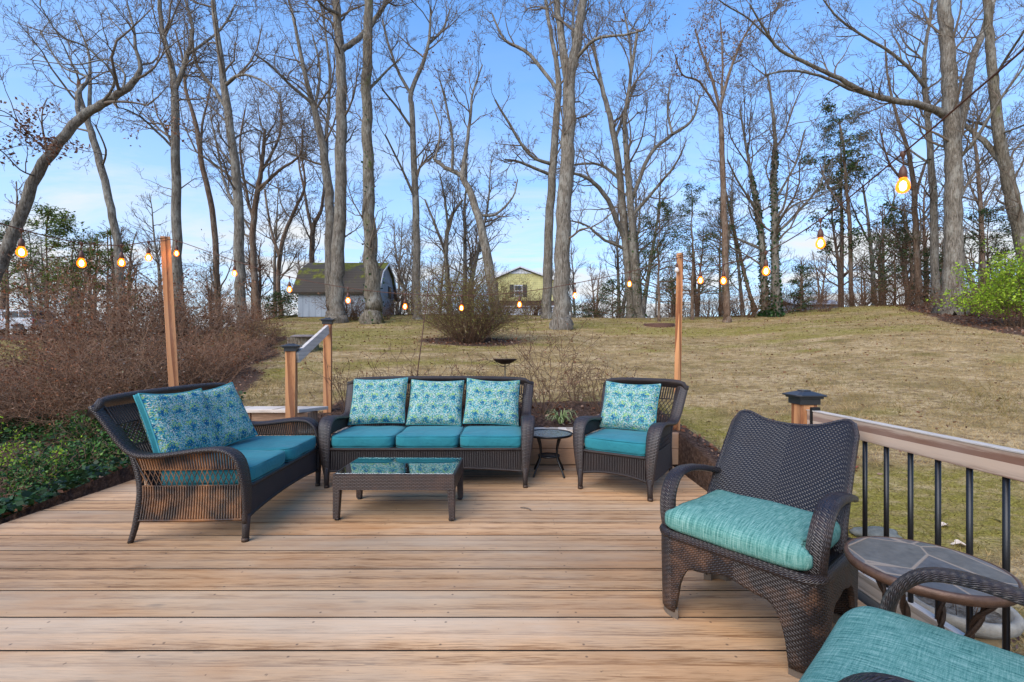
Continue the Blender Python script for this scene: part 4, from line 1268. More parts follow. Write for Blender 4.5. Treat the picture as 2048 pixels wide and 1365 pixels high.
MT['redleaf'] = plain('rusty_oak_leaf', (.30, .07, .035), .7, 0, .3, .3, 30)
MT['paleleaf'] = plain('pale_oak_leaf', (.55, .44, .34), .7, 0, .3, .3, 30)
for (u, v, s, m, t) in ((1714, 1068, .07, 'redleaf', 'rusty red fallen leaf on the grass beside the first baluster'), (1918, 1093, .06, 'paleleaf', 'pale fallen leaf on the grass just above the slate table'), (1710, 936, .06, 'redleaf', 'small rusty fallen leaf on the lawn behind the tall armchair'), (1889, 1055, .05, 'paleleaf', 'small pale fallen leaf between two balusters')):
    y = 3.3
    for _ in range(40):
        q = P(u, v, y); y += (q.z - h1(q.x, y)) * 1.2
    one_leaf('fallen_leaf', t, (q.x, y, h1(q.x, y) + .01), s, MT[m], u * .1, v)
mb = MB(); q = P(1055, 1020, 1139 / 318.)
mb.tube([(-.055, .035, .006), (-.03, .02, .012), (0, .01, .008), (.02, -.012, .008), (.026, -.035, .006)], [.003, .004, .005, .0045, .003], 6)
o = mb.build('twig', MT['twig']); o.location = (q.x, q.y, 0); tag(o, 'small curled grey twig lying on the deck boards', 'twig')
# stump
y = 9.5
for _ in range(60):
    q = P(606, 702, y); y += (q.z - h1(q.x, y)) * .8
sx_, sy_ = q.x, y
stp = thing('tree_stump', 'low tree stump with a grey weathered top left of the handrail', 'stump', (sx_, sy_, h1(sx_, sy_) - .05), 0)
mb = MB(); mb.lathe([(.42, 0), (.36, .12), (.34, .30), (.345, .36)], n=22); mb.build('trunk', MT['gbark2'], stp)
mb = MB(); mb.lathe([(.001, .43), (.30, .425), (.38, .40), (.385, .365), (.33, .36)], (.12, 0, 0), n=22); mb.build('top', plain('weathered_stump_top', (.17, .145, .14), .9, 0, .2, .4, 12, .5), stp)
# dish on a stand
q = P(1010, 719, 5.55)
bb = thing('bird_bath', 'dark shallow metal bowl on a thin stand behind the sofa', 'bird bath', (q.x, q.y, h1(q.x, q.y)), 0)
hz = q.z - h1(q.x, q.y)
mb = MB(); mb.lathe([(.001, -.062), (.05, -.058), (.11, -.030), (.148, .0), (.152, .004), (.146, .006), (.10, -.020), (.001, -.045)], (0, 0, hz), 32, sy=.9); w = mb.build('bowl', MT['iron'], bb); w.rotation_euler = (0, R(0), 0)
mb = MB(); mb.tube([(0, 0, -.05), (.0, 0, hz * .5), (0, 0, hz - .055)], .006, 8)
mb.tube([(-.12, 0, hz - .012), (-.085, 0, hz - .062), (-.03, 0, hz - .085), (.02, 0, hz - .083), (.06, 0, hz - .06)], .004, 6); mb.build('stand', MT['black'], bb)
a = P(822, 758, 5.5); b = P(858, 565, 6.2); a.z = h1(a.x, a.y) - .05
mb = MB(); mb.tube([a, a.lerp(b, .6), b, b + Vector((.05, 0, .06)), b + Vector((.12, 0, .04)), b + Vector((.14, 0, -.03))], [.008, .007, .006, .005, .005, .004], 6)
MT['rust'] = plain('rusty_rod', (.10, .05, .035), .8, .3, .3, .3, 20)
o = mb.build('garden_hook', MT['rust']); tag(o, 'thin leaning rusty garden rod rising behind the sofa', 'garden hook')
y = 14
for _ in range(60):
    q = P(1318, 652, y); y += (q.z - h1(q.x, y)) * 1.5
y = min(max(y, 12), 22)
fr = thing('fire_ring', 'rusty round fire ring with dark ash on the far lawn', 'fire ring', (P(1318, 652, y).x, y, h1(P(1318, 652, y).x, y)), 0)
mb = MB(); mb.lathe([(.55, -.10), (.56, .07), (.60, .075), (.60, -.10)], n=40); mb.build('ring', MT['rust'], fr)
mb = MB(); mb.lathe([(.001, .06), (.55, .045)], n=30); mb.build('ash', plain('dark_ash', (.03, .02, .016), .95), fr)
# ------------------------------------------------------------------ shed, far house, far low building, car
def gh(u, y): return h1((u - 1024) / FPX * y, y)
MT['siding'] = None
def panel_mat(name, col, pitch, vertical=True, rough=.7):
    M = Mat(name, rough, .3); x, y, z = M.sep(M.obj())
    s = M.math('ADD', x, y) if vertical else z
    f = M.math('FRACT', M.math('DIVIDE', s, pitch))
    g = M.ramp(f, [(0.0, 0.0), (0.06, 1.0), (0.94, 1.0), (1.0, .55)])
    n = M.noise(M.map(M.obj(), (3, 3, .8)), 1.2, 5, .7)
    c = M.mix(.9, col, M.ramp(n, [(.3, (.82, .82, .82)), (.7, (1.12, 1.12, 1.12))]), 'MULTIPLY')
    c = M.mix(M.math('SUBTRACT', 1.0, g), c, tuple(q * .45 for q in col))
    M.set(Base_Color=c); M.bump(g, .6, .02); return M.m
MT['shedwall'] = panel_mat('pale_blue_grey_siding', (.33, .37, .42), .30)
MT['yellow'] = panel_mat('yellow_clapboard', (.56, .51, .22), .20, False)
MT['white'] = plain('white_trim_paint', (.55, .56, .58), .5, 0, .4, .06)
MT['darkbrick'] = plain('brown_brick_band', (.11, .075, .06), .8, 0, .2, .3, 6)
MT['shutter'] = plain('dark_shutter', (.03, .03, .035), .6)
M_ = Mat('mossy_shingle_roof', .95, .1); n1 = M_.noise(M_.map(M_.obj(), (1.2, 1.2, 1.4), loc=(2, 3, 1)), 1.0, 6, .72); zz_ = M_.sep(M_.obj())[2]
f_ = M_.math('FRACT', M_.math('DIVIDE', zz_, .14))
c = M_.mix(M_.ramp(f_, [(0, 1.0), (.15, 0.0)]), (.085, .072, .06), (.03, .026, .022))
c = M_.mix(M_.ramp(M_.math('ADD', n1, M_.math('MULTIPLY', M_.math('SUBTRACT', zz_, 1.9), .12)), [(.55, 0.0), (.63, 1.0)]), c, M_.ramp(M_.noise(M_.map(M_.obj(), (9, 9, 9)), 1.0, 4, .7), [(.35, (.085, .075, .018)), (.7, (.20, .215, .045))]))
M_.set(Base_Color=c); M_.bump(n1, .6, .1); MT['mossroof'] = M_.m
M_ = Mat('window_glass_dark', .08, .8); M_.set(Base_Color=(.03, .04, .05)); MT['wglass'] = M_.m

sy0, sy1 = 22.2, 25.4
sx0, sx1 = P(596, 0, sy0).x, P(755, 0, sy0).x
sz = P(0, 634, sy0).z
sh = thing('garden_shed', 'pale blue grey gambrel shed with a thick mossy roof behind two big oaks', 'shed', ((sx0 + sx1) / 2, (sy0 + sy1) / 2, sz), 0)
hw_, hd = (sx1 - sx0) / 2, (sy1 - sy0) / 2
ez, kz, rz_ = P(0, 581, sy0).z - sz, P(0, 540, sy0).z - sz + .05, P(0, 526, (sy0 + sy1) / 2).z - sz
mb = MB(); pr = [(-hd, 0), (-hd, ez), (-hd * .62, kz - .04), (0, rz_ - .06), (hd * .62, kz - .04), (hd, ez), (hd, 0)]
vs = [(x, y, z) for x in (-hw_, hw_) for y, z in pr]
n = len(pr); fs = [tuple(range(n)), tuple(range(n, 2 * n))[::-1]] + [(k, k + n, k + n + 1, k + 1) for k in range(n - 1)]
mb.add(vs, fs); mb.build('wall', MT['shedwall'], sh)
mb = MB(); rp = [(-hd - .22, ez - .10), (-hd * .66, kz), (0, rz_), (hd * .66, kz), (hd + .22, ez - .10)]
vs = []; 
for x in (-hw_ - .22, hw_ + .12):
    vs += [(x, y, z) for y, z in rp] + [(x, y * .98, z - .10) for y, z in rp]
fs = []
for k in range(4): fs += [(k, k + 1, k + 11, k + 10), (k + 5, k + 15, k + 16, k + 6)]
fs += [(0, 10, 15, 5), (4, 9, 19, 14)]
for b in (0, 10): fs += [(b + k, b + k + 5, b + k + 6, b + k + 1) for k in range(4)]
mb.add(vs, fs); mb.build('roof', MT['mossroof'], sh)
mb = MB()
for (y0, z0), (y1, z1) in zip(rp, rp[1:]):
    mb.tube([(hw_ + .135, y0, z0 - .06), (hw_ + .135, y1, z1 - .06)], .045, 4)
mb.build('gable_trim', MT['white'], sh)
mb = MB(); mb.box((hw_ + .01, .55, ez + .15), (.05, .55, .62)); w = mb.build('window', MT['shutter'], sh)
mb = MB(); mb.box((hw_ + .04, .55, ez + .15), (.01, .42, .48)); mb.build('pane', MT['wglass'], w)
mb = MB(); mb.box((hw_ + .012, -.3, ez + .62), (.03, 1.5, .05)); mb.build('trim_board', MT['shedwall'], sh)
for x in (-hw_ + .3, 0, hw_ - .3):
    mb = MB(); mb.box((x, -hd + .2, -.13), (.3, .3, .27)); mb.build('footing', MT['rock'], sh)

hy = 45
hx0, hx1 = P(985, 0, hy).x, P(1121, 0, hy).x
ho = thing('yellow_house', 'pale yellow gabled house with one shuttered window beyond the hill', 'house', ((hx0 + hx1) / 2 - .35, hy + 4, 2.4), 0)
hz0 = 2.4; hw_ = (hx1 - hx0) / 2; axx = ho.location.x
zap = P(0, 538, hy).z - hz0; zev = P(0, 563, hy).z - hz0; zb = P(0, 602, hy).z - hz0; zb2 = P(0, 612, hy).z - hz0
apx = P(1040, 0, hy).x - axx
def gable(mb, x0, x1, y0, y1, z0, ze, ap, za):
    pr = [(x0, z0), (x0, ze), (ap, za), (x1, ze), (x1, z0)]
    vs = [(x, y, z) for y in (y0, y1) for x, z in pr]
    mb.add(vs, [(4, 3, 2, 1, 0), (5, 6, 7, 8, 9)] + [(k, k + 5, (k + 1) % 5 + 5, (k + 1) % 5) for k in range(5)][::-1])
mb = MB(); gable(mb, -hw_, hw_, -4, 4, zb, zev, apx, zap); mb.build('wall', MT['yellow'], ho)
mb = MB(); mb.box((0, 0.02, (zb + zb2) / 2), (hw_ * 2 - .1, 7.9, zb - zb2)); mb.build('brick_band', MT['darkbrick'], ho)
mb = MB(); mb.box((0, 0.05, zb2 / 2), (hw_ * 2 - .2, 7.8, zb2)); mb.build('lower_wall', MT['white'], ho)
mb = MB(); mb.box((0, -3.99, zb2 - .06), (hw_ * 2, .1, .12)); mb.build('trim_board', MT['white'], ho)
mb = MB()
for (x0, z0, x1, z1) in ((-hw_ - .25, zev - .12, apx, zap + .10), (apx, zap + .10, hw_ + .25, zev - .12)):
    vs = [(x0, -4.3, z0), (x1, -4.3, z1), (x1, 4.2, z1), (x0, 4.2, z0)]
    mb.add(vs + [(a, b, c + .14) for a, b, c in vs], [(0, 1, 2, 3), (7, 6, 5, 4), (0, 4, 5, 1), (1, 5, 6, 2), (2, 6, 7, 3), (3, 7, 4, 0)])
mb.build('roof', plain('pale_grey_shingles', (.55, .55, .56), .85), ho)
mb = MB(); ap2 = zap + .04
mb.add([(apx - 1.25, -4.03, zap - .48), (apx + 1.25, -4.03, zap - .48), (apx, -4.03, zap + .02)], [(0, 1, 2)]); mb.build('gable_vent', plain('pale_vent', (.6, .6, .6), .6), ho)
wx = P(1036.5, 0, hy).x - axx; wz = P(0, 582, hy).z - hz0
mb = MB(); mb.box((wx, -4.03, wz), (.85, .08, 1.15)); w = mb.build('window', MT['white'], ho)
mb = MB(); mb.box((wx, -4.08, wz + .26), (.62, .03, .42)); mb.box((wx, -4.08, wz - .26), (.62, .03, .42)); mb.build('pane', MT['wglass'], w)
for s in (-1, 1):
    mb = MB(); mb.box((wx + s * .66, -4.04, wz), (.38, .06, 1.2)); mb.build('shutter', MT['shutter'], ho)

# long low grey building far right
q = P(1645, 608, 40)
fb = thing('low_outbuilding', 'long low grey building beyond the crest on the right, mostly hidden by brush', 'outbuilding', (q.x, 42, 2.3), 0)
zt = P(0, 596, 40).z - 2.3
mb = MB(); mb.box((0, 0, (zt - .5) / 2), (4.2, 3, zt - .5)); mb.build('wall', plain('grey_wall', (.2, .2, .2), .8), fb)
mb = MB(); mb.add([(-2.3, -1.8, zt - .55), (2.3, -1.8, zt - .55), (2.3, 0, zt), (-2.3, 0, zt), (-2.3, 1.8, zt - .55), (2.3, 1.8, zt - .55)], [(0, 1, 2, 3), (3, 2, 5, 4)])
mb.build('roof', plain('grey_metal_roof', (.36, .37, .38), .6), fb, solid=.06)

# white sport utility vehicle at the far left
cy = 28.0; cxr = P(64, 0, cy).x
car = thing('parked_car', 'white boxy utility vehicle parked among the trees at the far left edge', 'car', (cxr - 2.3, cy + .9, gh(20, cy) - .05), R(0))
MT['carw'] = plain('white_car_paint', (.42, .44, .47), .25, 0, .5, .03)
MT['tyre'] = plain('tyre_rubber', (.02, .02, .02), .8)
def prism(mb, prof, y0, y1, ins=0.0):
    n = len(prof); vs = [(x, y0, z) for x, z in prof] + [(x, y1, z) for x, z in prof]
    mb.add(vs, [tuple(range(n)), tuple(range(n, 2 * n))[::-1]] + [((k + 1) % n, k, k + n, (k + 1) % n + n) for k in range(n)])
mb = MB()
prism(mb, [(-2.3, .45), (-2.32, .85), (-2.2, 1.0), (-1.0, 1.08), (2.22, 1.08), (2.3, .95), (2.3, .45), (1.85, .40), (1.75, .72), (1.2, .72), (1.05, .40), (-1.1, .40), (-1.2, .72), (-1.75, .72), (-1.9, .42)], -.9, .9)
mb.build('body', MT['carw'], car, bevel=.05)
mb = MB(); prism(mb, [(-1.0, 1.08), (-.45, 1.62), (2.0, 1.64), (2.2, 1.08)], -.80, .80); mb.build('cabin', MT['carw'], car, bevel=.05)
mb = MB(); mb.box((.85, -.815, 1.34), (.95, .03, .36)); mb.box((-.12, -.815, 1.33), (.70, .03, .34)); mb.box((1.70, -.815, 1.34), (.55, .03, .36)); mb.box((2.115, 0, 1.36), (.10, 1.4, .38), Matrix.Rotation(R(-18), 3, 'Y')); mb.build('side_window', MT['wglass'], car)
for x in (-1.47, 1.47):
    for y in (-.82, .82):
        mb = MB(); mb.tube([(x, y - .11, .36), (x, y + .11, .36)], .36, 20); w = mb.build('wheel', MT['tyre'], car)
        mb = MB(); mb.tube([(x, y - .125, .36), (x, y + .115, .36)], .20, 16); mb.build('rim', MT['iron'], w)
for y in (-.78, .78):
    mb = MB(); mb.box((2.31, y, .93), (.05, .16, .30)); mb.build('tail_light', plain('red_lens', (.4, .02, .015), .3), car)
mb = MB(); mb.box((2.33, 0, .52), (.12, 1.75, .16)); mb.build('bumper', plain('grey_bumper', (.1, .1, .1), .6), car)
# ------------------------------------------------------------------ bare trees
def rvec(rng):
    return np.array([rng.gauss(0, 1), rng.gauss(0, 1), rng.gauss(0, 1)])
def unit(a): return a / (np.linalg.norm(a) + 1e-9)
SEG = {1: (7, 5), 2: (6, 4), 3: (5, 3), 4: (4, 3)}
def grow(polys, tips, p, d, L, r, lvl, rng, up=.10, gn=.22, kids=(6, 5, 4), maxl=4, rmin=.0055):
    n, sides = SEG[lvl]
    pts = [np.array(p)]; rad = [r]; d = unit(np.array(d)); dirs = [d]
    st = L / (n - 1)
    for i in range(1, n):
        d = unit(d + rvec(rng) * gn + np.array([0, 0, up]))
        pts.append(pts[-1] + d * st * rng.uniform(.85, 1.15)); dirs.append(d)
        rad.append(max(rmin * .7, r * (1 - .78 * i / (n - 1))))
    polys.append((pts, rad, sides))
    tips.append(pts[-1])
    if lvl >= maxl: return
    k = kids[min(lvl - 1, len(kids) - 1)]
    k = max(1, int(k * min(1.3, .55 + L / (3.2 / lvl)) + rng.random()))
    for j in range(k):
        f = rng.uniform(.18, .98) if j else .97
        q = f * (n - 1); i = min(int(q), n - 2); fr = q - i
        pp = pts[i] * (1 - fr) + pts[i + 1] * fr
        rr = rad[i] * (1 - fr) + rad[i + 1] * fr
        ax = unit(np.cross(dirs[i], rvec(rng)))
        an = rng.uniform(.45, 1.05)
        dd = dirs[i] * math.cos(an) + ax * math.sin(an)
        grow(polys, tips, pp, dd, L * rng.uniform(.38, .62) * (1.12 - .45 * f), max(rmin, rr * .62), lvl + 1, rng, up, gn * 1.1, kids, maxl, rmin)

def polyline(pts, per=3):
    return catmull(pts, per)
def tree(label, y, trunk, limbs=(), bark='gbark', seed=0, f0=.45, nb=16, Lb=3.0, kids=(5, 4, 3), leaves=0, leafmat='leafb', twig='twig', flare=1.35, ivy=0, name='bare_tree', group=None, maxl=4, gn=.2, up=.09, leafsize=.09, lowleaf=None):
    rng = random.Random(seed * 7 + 1); nr = np.random.RandomState(seed + 5)
    u0, v0, w0 = trunk[0]
    k = .5 / FPX * math.cos(math.atan((u0 - 1024) / FPX)) * .86
    bx = (u0 - 1024) / FPX * y; bz = h1(bx, y)
    base = np.array([bx, y, bz])
    o = thing(name, label, 'tree', tuple(base), 0, group)
    tp = [(np.array([bx, y, bz - .25]), w0 * k * y * flare), (np.array([bx, y, bz + .08]), w0 * k * y * (1 + (flare - 1) * .75)), (np.array([bx, y, bz + .38]), (w0 * .6 + trunk[1][2] * .4) * k * y * 1.03)]
    drift = rng.uniform(-.05, .05)
    for i, (u, v, w) in enumerate(trunk):
        q = np.array(P(u, v, y)); 
        if q[2] < bz + .8: continue
        q[1] += 0
        tp.append((q, w * k * y))
    def smooth_line(tp, per=4, wob=.0):
        P4 = [np.append(p, r) for p, r in tp]
        c = catmull(P4, per)
        return [a[:3] + (rvec(rng) * wob * a[3] if 0 < i < len(c) - 1 else 0) for i, a in enumerate(c)], [max(.006, a[3]) for a in c]
    tpts, trad = smooth_line(tp, 5, .10)
    trunkp = [([p - base for p in tpts], trad, 12)]
    lines = [(tpts, trad, True)]
    for lm in limbs:
        dy, pts = lm
        m = len(pts); l = []
        for i, (u, v, w) in enumerate(pts):
            yy = y + dy * i / max(1, m - 1)
            l.append((np.array(P(u, v, yy)), w * k * yy))
        a, b = smooth_line(l, 4, .15)
        trunkp.append(([p - base for p in a], b, 8)); lines.append((a, b, False))
    polys = []; tips = []
    zt = tpts[-1][2]; z0 = bz + (zt - bz) * f0
    for (pts, rad, istr) in lines:
        L = sum(np.linalg.norm(pts[i + 1] - pts[i]) for i in range(len(pts) - 1))
        cnt = int(nb * .8) if istr else max(3, int(nb * .22 + L * 1.0))
        for j in range(cnt):
            f = rng.uniform(0, .99)
            if istr: f = f0 + (1 - f0) * f
            else: f = .12 + .88 * f
            if j == 0: f = .995
            q = f * (len(pts) - 1); i = min(int(q), len(pts) - 2); fr = q - i
            p = pts[i] * (1 - fr) + pts[i + 1] * fr; r = rad[i] * (1 - fr) + rad[i + 1] * fr
            d = unit(pts[i + 1] - pts[i])
            ax = unit(np.cross(d, rvec(rng))); an = rng.uniform(.6, 1.2) if istr else rng.uniform(.5, 1.1)
            dd = d * math.cos(an) + ax * math.sin(an); dd[1] *= .8
            LL = Lb * rng.uniform(.55, 1.15) * (1 if istr else .62)
            grow(polys, tips, p - base, dd, LL, max(.012, min(r * .5, .014 * LL + .012)), 1, rng, up, gn, kids, maxl, rmin=.00032 * y + .0012)
    polys_mesh('trunk', trunkp, MT[bark], o)
    if polys: polys_mesh('crown', polys, MT[twig], o)
    if leaves and tips:
        T = np.array(tips)
        if lowleaf: T = T[T[:, 2] < lowleaf]
        c = T[nr.randint(0, len(T), leaves)]
        cl = nr.randint(0, max(1, len(T) // 12), leaves)
        c = T[(cl * 12 + nr.randint(0, 9, leaves)) % len(T)] + nr.normal(0, .10, (leaves, 3))
        V, F = quads(c, nr.uniform(.6, 1.3, leaves) * leafsize, nr)
        np_mesh('leaves', V, F, MT[leafmat], o, attr=nr.uniform(0, 1, leaves))
    if ivy:
        idx = nr.randint(0, max(1, int(len(tpts) * .72)), ivy)
        A = np.array(tpts) - base; rr = np.array(trad)
        f = nr.uniform(0, 1, ivy)[:, None]
        c = A[idx] * (1 - f) + A[np.minimum(idx + 1, len(A) - 1)] * f
        th = nr.uniform(0, 6.28, ivy); rad_ = rr[idx] * nr.uniform(1.0, 1.45, ivy)
        c = c + np.stack([np.cos(th) * rad_, np.sin(th) * rad_, np.zeros(ivy)], 1)
        V, F = quads(c, nr.uniform(.06, .14, ivy), nr, .8)
        np_mesh('ivy', V, F, MT['leafg'], o, attr=nr.uniform(0, .7, ivy))
    return o

tree('thick oak leaning right across the upper left corner with rusty leaves on its low branches', 11.5,
     [(-58, 640, 40), (-30, 600, 40), (0, 530, 38), (38, 440, 35), (88, 325, 32), (160, 238, 29), (215, 203, 25), (262, 170, 21), (281, 138, 15), (272, 100, 11), (268, 60, 8), (255, 10, 6)],
     [(1.5, [(160, 238, 16), (155, 190, 13), (175, 160, 10), (165, 150, 8), (120, 130, 6), (80, 60, 4)]), (-1.5, [(200, 210, 9), (230, 160, 8), (180, 100, 6), (120, 70, 5), (80, 10, 3)]),
      (-1, [(100, 310, 7), (60, 270, 5), (20, 230, 4), (-20, 215, 3)]), (1, [(240, 190, 8), (250, 150, 7), (215, 120, 5), (150, 130, 4), (60, 120, 3)]), (-1.2, [(75, 355, 7), (40, 340, 5), (0, 300, 4), (-40, 290, 3)])],
     seed=1, f0=.5, nb=16, Lb=2.4, leaves=1500, lowleaf=6.8, leafsize=.085)
tree('slim oak with a stub leaning left behind the leaning corner oak', 15.5, [(244, 640, 24), (238, 540, 22), (232, 470, 21), (214, 380, 20), (190, 290, 19), (174, 240, 16), (160, 195, 13), (158, 160, 9)],
     [(1, [(176, 250, 12), (180, 170, 9), (176, 100, 6), (150, 40, 4)]), (-1, [(205, 330, 6), (212, 300, 5), (190, 250, 4)])], seed=2, f0=.7, nb=8, Lb=2.5)
tree('tall straight oak forking high up just right of the leaning light pole', 19, [(362, 640, 27), (356, 560, 25), (352, 430, 24), (352, 300, 22), (350, 190, 19), (340, 120, 15), (324, 60, 12), (318, -10, 10), (314, -80, 7)],
     [(1, [(350, 180, 14), (372, 120, 12), (385, 60, 9), (370, 0, 7), (340, -60, 5)]), (-2, [(350, 300, 8), (300, 250, 6), (265, 225, 4), (235, 215, 3)]), (2, [(375, 110, 8), (440, 60, 6), (470, 10, 4)])], seed=3, f0=.45, nb=18, Lb=3.2)
tree('slender dark oak curving left between two tall straight oaks', 21, [(436, 635, 16), (432, 520, 15), (424, 420, 14), (404, 330, 13), (392, 250, 11), (372, 180, 8), (366, 120, 6), (350, 60, 4)], [(1, [(400, 320, 7), (405, 250, 6), (420, 180, 4), (425, 130, 3)])], bark='bbark', seed=4, f0=.3, nb=16, Lb=2.6, leaves=450)
tree('tall grey oak leaning slightly left with a long bare upper trunk', 18.5, [(486, 650, 28), (480, 570, 26), (478, 480, 25), (472, 350, 22), (455, 220, 19), (440, 110, 15), (428, 20, 12), (420, -60, 9)],
     [(1.5, [(462, 240, 11), (430, 180, 9), (395, 130, 7), (380, 60, 5)]), (-1.5, [(450, 170, 9), (480, 150, 7), (520, 160, 5), (560, 190, 4)]), (2, [(474, 420, 8), (450, 370, 7), (435, 300, 5), (420, 230, 3)])], seed=5, f0=.5, nb=16, Lb=3)
tree('many branched oak with a wide rounded crown left of the shed', 24, [(516, 640, 17), (508, 540, 16), (506, 450, 15), (516, 380, 13), (525, 320, 10), (530, 260, 7)],
     [(1, [(506, 440, 9), (490, 370, 7), (480, 290, 5), (490, 220, 4)]), (-1, [(516, 380, 9), (560, 340, 7), (600, 310, 5), (605, 260, 4)]), (2, [(520, 350, 7), (560, 270, 6), (560, 200, 4)])], bark='bbark', seed=6, f0=.45, nb=20, Lb=3.2, leaves=500)
tree('thin crooked oak behind the left end of the shed', 27, [(562, 640, 12), (556, 560, 11), (566, 480, 10), (590, 420, 8), (610, 370, 6), (600, 300, 4)],
     [(1, [(560, 520, 8), (540, 450, 6), (530, 380, 5)])], bark='bbark', seed=7, f0=.35, nb=14, Lb=3, leaves=600)
tree('brown trunked tree forking into a narrow V above the shed roof', 28, [(628, 640, 13), (624, 540, 13), (626, 460, 12), (642, 420, 8), (650, 360, 6), (655, 300, 4)], [(1, [(626, 470, 9), (612, 400, 7), (600, 340, 5), (590, 280, 3)])], bark='bbark', seed=8, f0=.4, nb=14, Lb=3, leaves=600)
tree('big oak before the middle of the shed with one heavy limb rising right', 19.5, [(675, 640, 40), (672, 590, 34), (676, 500, 31), (682, 380, 28), (683, 250, 26), (682, 130, 24), (676, 50, 20), (670, -30, 16), (668, -90, 12)],
     [(1.5, [(684, 100, 15), (715, 78, 13), (745, 48, 11), (772, 5, 9), (790, -50, 6)]), (-2, [(680, 30, 9), (650, 15, 7), (630, -10, 5)])], seed=9, f0=.38, nb=20, Lb=2.6)
tree('tall slim oak pressed close behind the left big oak, branching widely to the left', 22, [(664, 640, 26), (660, 560, 25), (660, 430, 23), (650, 320, 20), (632, 230, 16), (615, 170, 12), (600, 100, 9), (585, 30, 7), (570, -30, 5)],
     [(1.5, [(652, 330, 10), (655, 240, 9), (660, 150, 7), (650, 60, 5), (640, 0, 4)]), (-2, [(628, 210, 9), (580, 170, 7), (540, 130, 5), (510, 110, 4)]), (2, [(630, 215, 8), (640, 140, 6), (625, 70, 4)])], seed=10, f0=.45, nb=18, Lb=3)
tree('big oak with a dark furrowed trunk standing in front of the shed gable', 19, [(746, 640, 46), (745, 590, 40), (741, 500, 33), (737, 380, 28), (734, 260, 25), (734, 130, 23), (737, 20, 21), (738, -70, 18)],
     [(2, [(738, 180, 7), (775, 140, 5), (800, 120, 3)])], bark='gbark2', seed=11, f0=.35, nb=16, Lb=2.4, ivy=160)
tree('slim oak forking high like a lyre right of the two shed oaks', 21, [(835, 640, 19), (833, 560, 18), (833, 450, 17), (828, 330, 15), (825, 230, 13), (822, 185, 11), (845, 130, 9), (858, 80, 7), (862, 20, 5)],
     [(1, [(823, 190, 8), (800, 150, 7), (780, 100, 6), (765, 40, 4)]), (-1.5, [(826, 260, 7), (790, 210, 5), (765, 180, 4)]), (2, [(855, 90, 6), (885, 60, 5), (900, 20, 3)]), (-2, [(832, 400, 7), (800, 330, 5), (770, 270, 4)])], seed=12, f0=.4, nb=16, Lb=2.8)
tree('crooked oak leaning left, splitting into two upright stems above the yellow house', 19.5, [(992, 640, 27), (984, 570, 24), (972, 500, 21), (956, 430, 18), (938, 380, 16), (926, 352, 14), (932, 300, 9), (940, 240, 7), (945, 190, 5), (965, 130, 3)],
     [(1, [(926, 352, 11), (890, 335, 9), (868, 318, 7)]), (-1, [(905, 342, 7), (905, 280, 6), (895, 220, 5), (880, 160, 3)]), (1, [(955, 430, 7), (990, 430, 6), (1025, 395, 4), (1035, 360, 3)]), (.5, [(870, 320, 5), (880, 260, 4), (862, 200, 3)])], seed=13, f0=.72, nb=12, Lb=2.0, leaves=260, leafsize=.10)
tree('tall straight oak right beside and left of the largest centre oak', 22, [(1094, 640, 24), (1094, 560, 22), (1099, 440, 20), (1106, 330, 18), (1113, 230, 16), (1117, 160, 13), (1106, 90, 10), (1094, 20, 8), (1088, -40, 6)],
     [(-1.5, [(1104, 330, 9), (1060, 310, 7), (1020, 250, 6), (990, 200, 4)]), (1, [(1114, 180, 9), (1060, 110, 8), (1010, 80, 6), (985, 30, 4)]), (-2, [(1100, 350, 8), (1040, 325, 6), (1010, 320, 4)])], seed=14, f0=.4, nb=16, Lb=2.8)
tree('largest grey oak in the centre with a white lichened foot and two upright forks', 17, [(1122, 640, 44), (1123, 600, 38), (1126, 500, 36), (1130, 380, 33), (1136, 260, 31), (1140, 160, 27), (1155, 80, 22), (1166, 0, 18), (1172, -70, 14)],
     [(1, [(1138, 165, 22), (1124, 90, 18), (1114, 10, 15), (1108, -60, 11)]), (-2, [(1150, 120, 8), (1190, 80, 7), (1250, 70, 5), (1290, 60, 4)]), (2, [(1150, 110, 7), (1145, 60, 6), (1150, 0, 5)])], seed=15, f0=.4, nb=14, Lb=2.4, leaves=160)
tree('left oak of the pair behind the long light cable', 23, [(1262, 640, 24), (1258, 560, 22), (1250, 460, 20), (1238, 340, 16), (1225, 260, 14), (1208, 190, 11), (1195, 130, 8), (1185, 80, 6)],
     [(-2, [(1250, 480, 13), (1215, 400, 11), (1180, 360, 9), (1140, 345, 6)]), (2, [(1240, 360, 8), (1200, 330, 6), (1150, 330, 5), (1110, 340, 3)]), (1, [(1230, 280, 8), (1255, 200, 7), (1262, 110, 6), (1250, 30, 4)]), (-1, [(1255, 500, 9), (1210, 480, 7), (1170, 450, 5), (1130, 440, 3)])], seed=16, f0=.45, nb=16, Lb=3.0)
tree('right oak of the pair behind the cable, with a long right limb', 22.5, [(1278, 640, 22), (1272, 560, 21), (1264, 460, 18), (1258, 380, 16), (1252, 300, 13), (1250, 240, 10), (1262, 150, 8), (1275, 60, 6)],
     [(1, [(1264, 400, 10), (1300, 310, 9), (1345, 270, 8), (1385, 240, 6), (1400, 190, 4)]), (-2, [(1266, 430, 9), (1310, 380, 7), (1350, 330, 5), (1370, 290, 3)]), (2, [(1345, 270, 6), (1335, 220, 5), (1340, 170, 3)])], seed=17, f0=.4, nb=18, Lb=3.0, ivy=120)
